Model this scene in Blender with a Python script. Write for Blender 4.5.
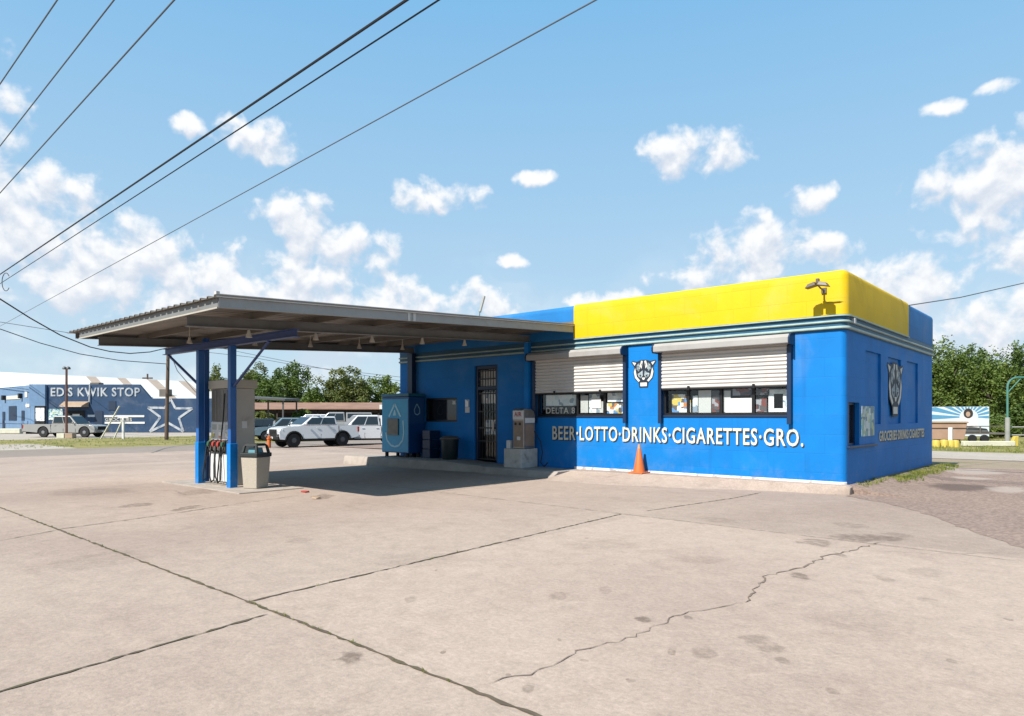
import bpy, bmesh, math, random
from mathutils import Vector, Matrix
import numpy as np
R_ = math.radians
scene = bpy.context.scene
for o in list(bpy.data.objects): bpy.data.objects.remove(o)

# ------------------------------------------------------------------ camera, light, sky, exposure
CAM = (4.26, -15.24, 1.6); YAW = 41.4
cd = bpy.data.cameras.new('camera'); cam = bpy.data.objects.new('camera', cd)
scene.collection.objects.link(cam); scene.camera = cam
cam.location = CAM; cam.rotation_euler = (R_(90), 0, R_(YAW))
cd.sensor_width = 36; cd.lens = 690/1024*36; cd.shift_y = 0.0571
cd.clip_start = .1; cd.clip_end = 3000
SUN_EL = 46.0
sdir = Vector((.01, 1, 0)).normalized()*math.cos(R_(SUN_EL)); sdir.z = -math.sin(R_(SUN_EL))
sl = bpy.data.lights.new('sun', 'SUN'); sl.energy = 5.0; sl.angle = R_(.5); sl.color = (1, .955, .88)
so = bpy.data.objects.new('sun', sl); scene.collection.objects.link(so)
so.rotation_euler = sdir.to_track_quat('-Z', 'Y').to_euler(); so.location = (0, -30, 40)
scene.view_settings.view_transform = 'Standard'; scene.view_settings.look = 'None'
scene.view_settings.gamma = 1; scene.view_settings.exposure = .88
scene.view_settings.use_curve_mapping = False
world = bpy.data.worlds.new('World'); scene.world = world; world.use_nodes = True

class NT:
    """small helper to write node trees"""
    def __init__(s, nt): s.nt = nt; s.n = nt.nodes; s.l = nt.links
    def node(s, t, **kw):
        n = s.n.new(t)
        for k, v in kw.items(): setattr(n, k, v)
        return n
    def put(s, sock, v):
        if isinstance(v, bpy.types.NodeSocket): s.l.new(v, sock)
        elif v is not None: sock.default_value = v
    def math(s, op, a, b=None, c=None, clamp=False):
        n = s.node('ShaderNodeMath', operation=op, use_clamp=clamp)
        s.put(n.inputs[0], a)
        if b is not None: s.put(n.inputs[1], b)
        if c is not None: s.put(n.inputs[2], c)
        return n.outputs[0]
    def vec(s, op, a, b=None):
        n = s.node('ShaderNodeVectorMath', operation=op); s.put(n.inputs[0], a)
        if b is not None: s.put(n.inputs[1], b)
        return n.outputs['Value'] if op in ('LENGTH', 'DOT_PRODUCT', 'DISTANCE') else n.outputs[0]
    def noise(s, vec, scale, detail=4, rough=.55, dist=0):
        n = s.node('ShaderNodeTexNoise'); s.put(n.inputs['Vector'], vec)
        n.inputs['Scale'].default_value = scale; n.inputs['Detail'].default_value = detail
        n.inputs['Roughness'].default_value = rough; n.inputs['Distortion'].default_value = dist
        return n.outputs['Fac']
    def ramp(s, v, a, b, c=0., d=1., smooth=True):
        n = s.node('ShaderNodeMapRange'); n.interpolation_type = 'SMOOTHSTEP' if smooth else 'LINEAR'
        s.put(n.inputs[0], v); n.inputs[1].default_value = a; n.inputs[2].default_value = b
        n.inputs[3].default_value = c; n.inputs[4].default_value = d
        return n.outputs[0]
    def mix(s, f, a, b, mode='MIX'):
        n = s.node('ShaderNodeMix', data_type='RGBA', blend_type=mode)
        s.put(n.inputs[0], f); s.put(n.inputs[6], a); s.put(n.inputs[7], b)
        return n.outputs[2]

ALB = .66
def c4(c): return (c[0], c[1], c[2], 1)
def a4(c): return (c[0]*ALB, c[1]*ALB, c[2]*ALB, 1)
def srgb(r, g, b):
    f = lambda v: (v/255/12.92 if v/255 <= .04045 else ((v/255+.055)/1.055)**2.4)
    return (f(r), f(g), f(b))

def build_world():
    t = NT(world.node_tree); world.node_tree.nodes.clear()
    out = t.node('ShaderNodeOutputWorld'); bg = t.node('ShaderNodeBackground')
    sky = t.node('ShaderNodeTexSky', sky_type='NISHITA'); sky.sun_disc = False
    sky.sun_elevation = R_(SUN_EL); sky.sun_rotation = R_(180.6)
    sky.air_density = 1.0; sky.dust_density = .6; sky.ozone_density = 1.0
    d = t.vec('NORMALIZE', t.node('ShaderNodeTexCoord').outputs['Generated'])
    sx = t.node('ShaderNodeSeparateXYZ'); t.put(sx.inputs[0], d)
    az = t.math('MULTIPLY', t.math('ARCTAN2', sx.outputs[0], sx.outputs[1]), 57.2958)
    el = t.math('MULTIPLY', t.math('ARCSINE', sx.outputs[2]), 57.2958)
    cv = t.node('ShaderNodeCombineXYZ'); t.put(cv.inputs[0], az); t.put(cv.inputs[1], el); P = cv.outputs[0]
    # clouds: azimuth, elevation, half width, half height (degrees of the sky)
    CL = [(-77.5,13.3,6.5,3.2),(-72,10.5,8.5,3.2),(-66,9.2,6.5,2.6),(-58.5,15.3,3.0,1.9),(-55.5,13.4,4.4,1.7),
          (-59.5,9.8,7.5,3.0),(-51,8.6,4.4,2.3),(-47.8,17.4,3.2,1.3),(-61.5,20.6,2.9,1.5),(-66.5,20.9,1.2,.7),(-44.6,9.0,3.2,1.8),
          (-39.5,19.0,1.6,.6),(-41.5,12.7,1.3,.5),(-26.5,20.3,4.0,1.6),(-22.3,12.9,3.9,2.1),(-18.6,12.8,3.6,1.3),(-18.0,16.1,1.5,1.1),
          (-25,11.0,4,1.2),(-33.5,9.2,3,1.0),(-9.2,20.7,1.1,.55),(-6.3,21.2,1.2,.5),(-6.5,15.0,4.2,3.1),(-1.5,16.2,4.4,3.4),(-11.5,9.6,4.2,1.8),
          (-3.5,11.0,4.2,1.6),(-4,6.5,9,2.2),(-83,19,6,4),(12,14,8,4),(35,16,9,4),(60,12,9,3),(-100,14,9,4),(-125,17,9,5),(150,15,10,4)]
    nl = t.noise(P, .11, 3, .5)
    def field(Q):
        best = None
        for (a, e, w, h) in CL:
            m = t.vec('MULTIPLY', t.vec('SUBTRACT', Q, (a, e, 0)), (.76/w, .76/h, 0))
            v = t.math('SUBTRACT', 1.0, t.vec('DOT_PRODUCT', m, m))
            best = v if best is None else t.math('MAXIMUM', best, v)
        best = t.math('MAXIMUM', best, -1.0)
        n1 = t.noise(Q, .40, 6, .48, .3); n2 = t.noise(Q, 1.3, 5, .5, .2)
        v = t.math('ADD', t.math('MULTIPLY', best, .66), t.math('MULTIPLY', t.math('SUBTRACT', n1, .52), 2.3))
        return t.math('ADD', v, t.math('MULTIPLY', t.math('SUBTRACT', n2, .5), .6))
    f0 = field(P); f1 = field(t.vec('ADD', P, (-.15, .9, 0)))
    dens = t.math('MULTIPLY', t.ramp(f0, .02, .62), t.ramp(el, 0, 4, .45, .96))
    veil = t.math('MULTIPLY', t.math('MULTIPLY', t.ramp(nl, .42, .7), t.ramp(el, 3, 16, .55, 0)), 1.0)
    dens = t.math('MAXIMUM', dens, veil)
    lit = t.ramp(t.math('SUBTRACT', f0, f1), -.40, .50, .0, 1.0)
    white = t.mix(lit, (6.9, 7.5, 8.5, 1), (10.1, 10.15, 10.2, 1))
    air = t.mix(t.ramp(el, 0, 32, 0, 1, False), (6.2, 8.1, 9.4, 1), (2.45, 5.85, 9.5, 1))
    base = t.mix(.8, sky.outputs[0], air)
    t.put(bg.inputs[0], t.mix(dens, base, white)); bg.inputs[1].default_value = .055
    t.l.new(bg.outputs[0], out.inputs[0])
build_world()

# ------------------------------------------------------------------ helpers
COL = scene.collection
def at(px, D):
    """world point at viewing angle column px and depth D (metres) from the photographer"""
    a = R_(YAW); r = (px-512)/690*D
    return (CAM[0]-math.sin(a)*D+math.cos(a)*r, CAM[1]+math.cos(a)*D+math.sin(a)*r)
FAR = -.28
def terrain(x): return FAR if x < -26 else (0 if x > -15 else FAR*(-15-x)/11)

class MB:
    def __init__(s): s.v = []; s.f = []
    def add(s, vs, fs):
        k = len(s.v); s.v += [tuple(v) for v in vs]; s.f += [tuple(i+k for i in f) for f in fs]; return s
    def box(s, x0, x1, y0, y1, z0, z1):
        return s.hexa([(x0,y0,z0),(x1,y0,z0),(x1,y1,z0),(x0,y1,z0),(x0,y0,z1),(x1,y0,z1),(x1,y1,z1),(x0,y1,z1)])
    def hexa(s, p): return s.add(p, [(3,2,1,0),(4,5,6,7),(0,1,5,4),(1,2,6,5),(2,3,7,6),(3,0,4,7)])
    def prism(s, poly, fn, a, b):
        """poly 2D, fn(u, v, w) -> point, extruded w from a to b"""
        n = len(poly); vs = [fn(u, v, a) for u, v in poly]+[fn(u, v, b) for u, v in poly]
        return s.add(vs, [tuple(range(n))[::-1], tuple(range(n, 2*n))]+[(i, (i+1) % n, n+(i+1) % n, n+i) for i in range(n)])
    def tube(s, path, r, n=8, cap=True):
        path = [Vector(p) for p in path]; rs = r if isinstance(r, (list, tuple)) else [r]*len(path)
        k = len(s.v); up = None
        for i, p in enumerate(path):
            d = (path[min(i+1, len(path)-1)]-path[max(i-1, 0)]).normalized()
            if up is None: up = d.orthogonal().normalized()
            up = (up-d*up.dot(d)); up = up.normalized() if up.length > 1e-6 else d.orthogonal().normalized()
            w = d.cross(up)
            for j in range(n):
                a = 2*math.pi*j/n; s.v.append(tuple(p+up*math.cos(a)*rs[i]+w*math.sin(a)*rs[i]))
        for i in range(len(path)-1):
            for j in range(n):
                s.f.append((k+i*n+j, k+i*n+(j+1) % n, k+(i+1)*n+(j+1) % n, k+(i+1)*n+j))
        if cap:
            s.f.append(tuple(k+j for j in range(n))[::-1]); s.f.append(tuple(k+(len(path)-1)*n+j for j in range(n)))
        return s
    def cyl(s, p0, p1, r, n=16, r1=None): return s.tube([p0, p1], [r, r if r1 is None else r1], n)
    def lathe(s, prof, c, n=20, axis='Z'):
        k = len(s.v)
        for (r, h) in prof:
            for j in range(n):
                a = 2*math.pi*j/n; x, y = r*math.cos(a), r*math.sin(a)
                s.v.append({'Z': (c[0]+x, c[1]+y, c[2]+h), 'Y': (c[0]+x, c[1]+h, c[2]+y), 'X': (c[0]+h, c[1]+x, c[2]+y)}[axis])
        m = len(prof)
        for i in range(m-1):
            for j in range(n): s.f.append((k+i*n+j, k+i*n+(j+1) % n, k+(i+1)*n+(j+1) % n, k+(i+1)*n+j))
        s.f.append(tuple(k+j for j in range(n))[::-1]); s.f.append(tuple(k+(m-1)*n+j for j in range(n)))
        return s
    def build(s, name, m, parent=None, bevel=0, seg=2, smooth=False, fix=True):
        me = bpy.data.meshes.new(name); me.from_pydata(s.v, [], s.f); me.validate(); me.update()
        if fix:
            bm = bmesh.new(); bm.from_mesh(me); bmesh.ops.recalc_face_normals(bm, faces=bm.faces); bm.to_mesh(me); bm.free()
        return link(me, name, m, parent, bevel, seg, smooth)
def link(me, name, m, parent=None, bevel=0, seg=2, smooth=False):
    o = bpy.data.objects.new(name, me); COL.objects.link(o)
    if m: me.materials.append(m)
    if smooth or bevel:
        me.polygons.foreach_set('use_smooth', [True]*len(me.polygons))
        me.set_sharp_from_angle(angle=R_(38))
    if bevel:
        b = o.modifiers.new('bevel', 'BEVEL'); b.width = bevel; b.segments = seg; b.limit_method = 'ANGLE'; b.angle_limit = R_(40); b.harden_normals = True
    if parent: o.parent = parent
    return o
def thing(name, label, cat, loc=(0,0,0), rz=0, group=None):
    o = bpy.data.objects.new(name, None); COL.objects.link(o); o.location = loc; o.rotation_euler = (0, 0, rz)
    o.empty_display_size = .3
    return tag(o, label, cat, group)
def tag(o, label, cat, group=None):
    o['label'] = label; o['category'] = cat
    if group: o['group'] = group
    return o
def struct(o): o['kind'] = 'structure'; return o
def stuff(o, label, cat):
    o['kind'] = 'stuff'; o['label'] = label; o['category'] = cat; return o
def dup(root, loc, rz, label, group=None):
    r = root.copy(); COL.objects.link(r); r.location = loc; r.rotation_euler = (0, 0, rz); r['label'] = label
    if group: r['group'] = group
    for ch in list(root.children):
        c = ch.copy(); COL.objects.link(c); c.parent = r
        for g in ch.children:
            e = g.copy(); COL.objects.link(e); e.parent = c
    return r

# ------------------------------------------------------------------ materials
def mat(name, col, rough=.6, metal=0, var=.12, vs=2.0, bump=0, bs=40, spec=.4, grime=None, gscale=1.2, gamt=.5, gthr=(.52,.75), coat=0, stretch=None):
    m = bpy.data.materials.new(name); m.use_nodes = True; t = NT(m.node_tree); b = t.n['Principled BSDF']
    co = t.node('ShaderNodeTexCoord').outputs['Object']
    if stretch: co = t.vec('MULTIPLY', co, stretch)
    v = t.ramp(t.noise(co, vs, 5, .6), .25, .75, 1-var, 1+var, False)
    cn = t.node('ShaderNodeCombineXYZ'); [t.put(cn.inputs[i], v) for i in range(3)]
    c = t.mix(1.0, a4(col), cn.outputs[0], 'MULTIPLY')
    if grime:
        g = t.math('MULTIPLY', t.ramp(t.noise(co, gscale, 6, .65, .3), *gthr), gamt)
        c = t.mix(g, c, a4(grime))
    t.put(b.inputs['Base Color'], c)
    b.inputs['Roughness'].default_value = rough; b.inputs['Metallic'].default_value = metal
    b.inputs['Specular IOR Level'].default_value = spec
    if coat: b.inputs['Coat Weight'].default_value = coat; b.inputs['Coat Roughness'].default_value = .08
    if bump:
        bn = t.node('ShaderNodeBump'); bn.inputs['Strength'].default_value = bump; bn.inputs['Distance'].default_value = .02
        t.put(bn.inputs['Height'], t.noise(co, bs, 4, .6)); t.put(b.inputs['Normal'], bn.outputs[0])
    return m

def wall_mat(name, col, dark, var=.1):
    """painted block wall: faint courses, patched tone, grubby streaks"""
    m = bpy.data.materials.new(name); m.use_nodes = True; t = NT(m.node_tree); b = t.n['Principled BSDF']
    P = t.node('ShaderNodeNewGeometry').outputs['Position']
    s = t.node('ShaderNodeSeparateXYZ'); t.put(s.inputs[0], P)
    u = t.math('ADD', s.outputs[0], s.outputs[1])
    cb = t.node('ShaderNodeCombineXYZ'); t.put(cb.inputs[0], u); t.put(cb.inputs[1], s.outputs[2])
    br = t.node('ShaderNodeTexBrick'); t.put(br.inputs['Vector'], cb.outputs[0]); br.inputs['Scale'].default_value = 1
    br.inputs['Brick Width'].default_value = .81; br.inputs['Row Height'].default_value = .405; br.inputs['Mortar Size'].default_value = .006
    br.inputs['Mortar Smooth'].default_value = .6; br.inputs['Bias'].default_value = 0
    br.inputs['Color1'].default_value = (.94,.94,.94,1); br.inputs['Color2'].default_value = (1.06,1.06,1.06,1); br.inputs['Mortar'].default_value = (.84,.84,.84,1)
    v = t.ramp(t.noise(P, 1.3, 6, .6), .25, .75, 1-var, 1+var, False)
    cn = t.node('ShaderNodeCombineXYZ'); [t.put(cn.inputs[i], v) for i in range(3)]
    c = t.mix(1, a4(col), cn.outputs[0], 'MULTIPLY'); c = t.mix(.55, c, t.mix(1, c, br.outputs['Color'], 'MULTIPLY'))
    fd = t.ramp(t.noise(P, .55, 5, .65, .5), .5, .72); c = t.mix(t.math('MULTIPLY', fd, .28), c, t.mix(.35, a4(col), (.35,.36,.36,1)))
    st = t.noise(t.vec('MULTIPLY', P, (3.2, 3.2, .22)), 1.0, 4, .6)
    c = t.mix(t.math('MULTIPLY', t.ramp(st, .55, .8), .35), c, a4(dark))
    low = t.math('MULTIPLY', t.ramp(s.outputs[2], .15, .7, 1, 0), t.ramp(t.noise(P, 4, 6, .7), .45, .7))
    c = t.mix(t.math('MULTIPLY', low, .16), c, (.25,.23,.2,1))
    t.put(b.inputs['Base Color'], c); b.inputs['Roughness'].default_value = .6; b.inputs['Specular IOR Level'].default_value = .18
    bn = t.node('ShaderNodeBump'); bn.inputs['Strength'].default_value = .35; bn.inputs['Distance'].default_value = .012
    h = t.math('SUBTRACT', t.math('MULTIPLY', t.noise(P, 28, 4, .6), .5), t.math('MULTIPLY', br.outputs['Fac'], .8))
    t.put(bn.inputs['Height'], h); t.put(b.inputs['Normal'], bn.outputs[0])
    return m

def ground_mat(name, ca, cb_, cd_, kind):
    m = bpy.data.materials.new(name); m.use_nodes = True; t = NT(m.node_tree); b = t.n['Principled BSDF']
    P = t.node('ShaderNodeNewGeometry').outputs['Position']
    n1 = t.noise(P, .22, 5, .6, .3); n2 = t.noise(P, 1.7, 6, .65); n3 = t.noise(P, 26, 5, .7)
    c = t.mix(t.ramp(n1, .35, .68), a4(ca), a4(cb_))
    c = t.mix(t.math('MULTIPLY', t.ramp(n2, .5, .78), .4), c, a4(cd_))
    v = t.math('MULTIPLY', t.ramp(n3, .25, .75, .80, 1.18, False), t.ramp(t.noise(P, 110, 3, .7), .25, .75, .84, 1.15, False))
    v = t.math('MULTIPLY', v, t.ramp(t.noise(P, 5.5, 6, .7, .5), .25, .75, .86, 1.13, False))
    cn = t.node('ShaderNodeCombineXYZ'); [t.put(cn.inputs[i], v) for i in range(3)]
    c = t.mix(1, c, cn.outputs[0], 'MULTIPLY')
    dist = None; hb = n3
    if kind == 'concrete':
        warp = t.node('ShaderNodeTexNoise'); t.put(warp.inputs['Vector'], P); warp.inputs['Scale'].default_value = 3.2; warp.inputs['Detail'].default_value = 5
        wv = t.vec('MULTIPLY', t.vec('SUBTRACT', warp.outputs['Color'], (.5,.5,.5)), (.5,.5,0))
        W = t.vec('ADD', P, wv)
        ST = [(1.331, -6.095, 0.18, 0.27, 0.9), (1.758, -5.333, 0.45, 0.29, 1.1), (1.842, -8.144, 0.08, 0.17, 1.2), (2.353, -10.395, 0.11, 0.19, 0.75), (1.437, -10.461, 0.06, 0.1, 1.3), (2.602, -10.657, 0.05, 0.07, 0.8), (2.147, -10.879, 0.09, 0.12, 0.7), (0.688, -9.906, 0.06, 0.14, 0.6), (0.507, -10.349, 0.08, 0.13, 0.6), (1.646, -12.124, 0.04, 0.06, 0.9), (2.044, -11.629, 0.03, 0.04, 1.3), (1.975, -11.005, 0.03, 0.06, 1.2), (2.515, -7.722, 0.08, 0.16, 0.6), (2.729, -7.125, 0.19, 0.18, 0.4), (3.592, -8.597, 0.03, 0.06, 1.2), (1.684, -10.17, 0.04, 0.06, 1.1), (0.442, -12.512, 0.11, 0.15, 1.3), (-7.982, -9.948, 0.14, 0.39, 1.1), (-9.075, -10.366, 0.22, 0.4, 1.0), (-7.642, -7.45, 0.16, 0.49, 1.1), (1.403, -12.065, 0.02, 0.03, 1.2), (0.818, -12.025, 0.02, 0.04, 1.1), (1.251, -11.308, 0.02, 0.04, 1.1), (1.621, -11.522, 0.03, 0.03, 0.8), (1.831, -6.755, 0.06, 0.17, 0.9), (0.745, -8.083, 0.28, 0.21, 0.35), (-4.274, -12.507, 0.45, 0.5, 0.3), (-1.597, -10.147, 0.56, 0.4, 0.3), (2.784, -9.309, 0.47, 0.35, 0.25), (-0.6, -8.071, 0.5, 0.38, 0.3), (-12.118, -10.186, 0.85, 0.73, 0.6), (-10.37, -8.644, 0.38, 0.73, 0.7), (1.27, -4.311, 0.24, 0.28, 0.6), (2.029, -4.787, 0.16, 0.23, 0.6), (3.015, -8.317, 0.09, 0.1, 0.4), (-0.382, -5.112, 0.28, 0.3, 0.5), (3.421, -9.936, 0.03, 0.05, 0.7), (2.986, -10.982, 0.04, 0.05, 0.7), (-0.386, -11.315, 0.05, 0.1, 0.6), (-0.897, -13.201, 0.04, 0.07, 0.5), (-3.712, -10.351, 0.18, 0.21, 0.4)]
        def turned(amp):
            r = t.node('ShaderNodeVectorRotate', rotation_type='Z_AXIS'); t.put(r.inputs['Vector'], t.vec('ADD', P, t.vec('MULTIPLY', wv, (amp, amp, 0)))); r.inputs['Angle'].default_value = -R_(YAW); return r.outputs[0]
        Wb, Ws = turned(1.0), turned(.3); ca_, sa_ = math.cos(R_(YAW)), math.sin(R_(YAW)); acc = None
        for (x, y, rx, ry, k) in ST:
            q = t.vec('LENGTH', t.vec('MULTIPLY', t.vec('SUBTRACT', Wb if rx > .1 else Ws, (x*ca_+y*sa_, -x*sa_+y*ca_, 0)), (1/rx, 1/ry, 0)))
            e = t.math('MULTIPLY', t.ramp(q, .75, 1.15, 1, 0), k*.52)
            acc = e if acc is None else t.math('MAXIMUM', acc, e)
        acc = t.math('MULTIPLY', acc, t.ramp(t.noise(P, 9, 5, .7), .35, .58, .25, 1.0), clamp=True)
        c = t.mix(acc, c, (.075,.05,.036,1))
        # each poured bay has its own tone
        s = t.node('ShaderNodeSeparateXYZ'); t.put(s.inputs[0], P)
        bx = t.math('FLOOR', t.math('DIVIDE', t.math('ADD', s.outputs[0], 1.55), 5.85)); by = t.math('FLOOR', t.math('DIVIDE', t.math('ADD', s.outputs[1], 12.25), 6.65))
        cx = t.node('ShaderNodeCombineXYZ'); t.put(cx.inputs[0], bx); t.put(cx.inputs[1], by)
        wn = t.node('ShaderNodeTexWhiteNoise', noise_dimensions='2D'); t.put(wn.inputs['Vector'], cx.outputs[0])
        tv = t.ramp(wn.outputs['Value'], 0, 1, .88, 1.06, False); tc = t.node('ShaderNodeCombineXYZ'); [t.put(tc.inputs[i], tv) for i in range(3)]
        c = t.mix(1, c, tc.outputs[0], 'MULTIPLY')
        vo = t.node('ShaderNodeTexVoronoi'); t.put(vo.inputs['Vector'], W); vo.inputs['Scale'].default_value = 1.6
        sp = t.ramp(vo.outputs['Distance'], .015, .05, .55, 0); c = t.mix(sp, c, (.09,.07,.055,1))
        vo2 = t.node('ShaderNodeTexVoronoi'); t.put(vo2.inputs['Vector'], P); vo2.inputs['Scale'].default_value = 17
        pit = t.math('MULTIPLY', t.ramp(vo2.outputs['Distance'], .05, .16, 1, 0), t.ramp(t.noise(P, .9, 3), .52, .62))
        c = t.mix(t.math('MULTIPLY', pit, .38), c, (.12,.09,.07,1))
        # broom streaks and tyre wear
        sw = t.noise(t.vec('MULTIPLY', P, (.45, 3.5, 1)), 1.2, 5, .6); c = t.mix(t.math('MULTIPLY', t.ramp(sw, .55, .8), .22), c, (.2,.16,.14,1))
        c = t.mix(t.math('MULTIPLY', t.ramp(t.noise(P, .55, 6, .7, .6), .58, .74), .35), c, a4(tuple(min(1, x*1.25) for x in ca)))
        # older, brighter crust on the pump island approach
    if kind == 'asphalt':
        vo = t.node('ShaderNodeTexVoronoi'); t.put(vo.inputs['Vector'], P); vo.inputs['Scale'].default_value = 22
        gcol = t.mix(t.ramp(vo.outputs['Color'], .2, .8, 0, 1), (.10,.075,.062,1), (.30,.23,.19,1))
        c = t.mix(.38, c, gcol)
        W = t.vec('ADD', P, t.vec('MULTIPLY', t.vec('SUBTRACT', t.node('ShaderNodeTexNoise').outputs['Color'], (.5,.5,.5)), (0,0,0)))
        nn = t.noise(P, 1.6, 5, .6)
        def patch(x, y, rx, ry): 
            q = t.vec('LENGTH', t.vec('MULTIPLY', t.vec('SUBTRACT', P, (x, y, 0)), (1/rx, 1/ry, 0)))
            return t.ramp(t.math('ADD', q, t.math('MULTIPLY', t.math('SUBTRACT', nn, .5), 1.3)), .6, 1.1, 1, 0)
        c = t.mix(t.math('MULTIPLY', patch(1.6, 3.2, .75, 1.0), .75), c, (.075,.055,.048,1))
        for pa in ((1.0,8.5,.9,1.4),(2.4,3.2,.4,.9),(1.4,6.0,.5,.5)): c = t.mix(t.math('MULTIPLY', patch(*pa), .6), c, (.34,.29,.25,1))
    if kind == 'dirt':
        c = t.mix(t.math('MULTIPLY', t.ramp(t.noise(P, .35, 5, .6), .5, .62), .6), c, (.12,.12,.04,1))
    if kind == 'grass':
        c = t.mix(t.ramp(t.noise(P, .5, 5, .6), .4, .62), c, (.22,.19,.07,1))
        hb = t.noise(P, 30, 4, .7)
    t.put(b.inputs['Base Color'], c); b.inputs['Roughness'].default_value = .9; b.inputs['Specular IOR Level'].default_value = .2
    bn = t.node('ShaderNodeBump'); bn.inputs['Strength'].default_value = .5 if kind != 'concrete' else .3; bn.inputs['Distance'].default_value = .02
    t.put(bn.inputs['Height'], hb); t.put(b.inputs['Normal'], bn.outputs[0])
    return m

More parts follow.
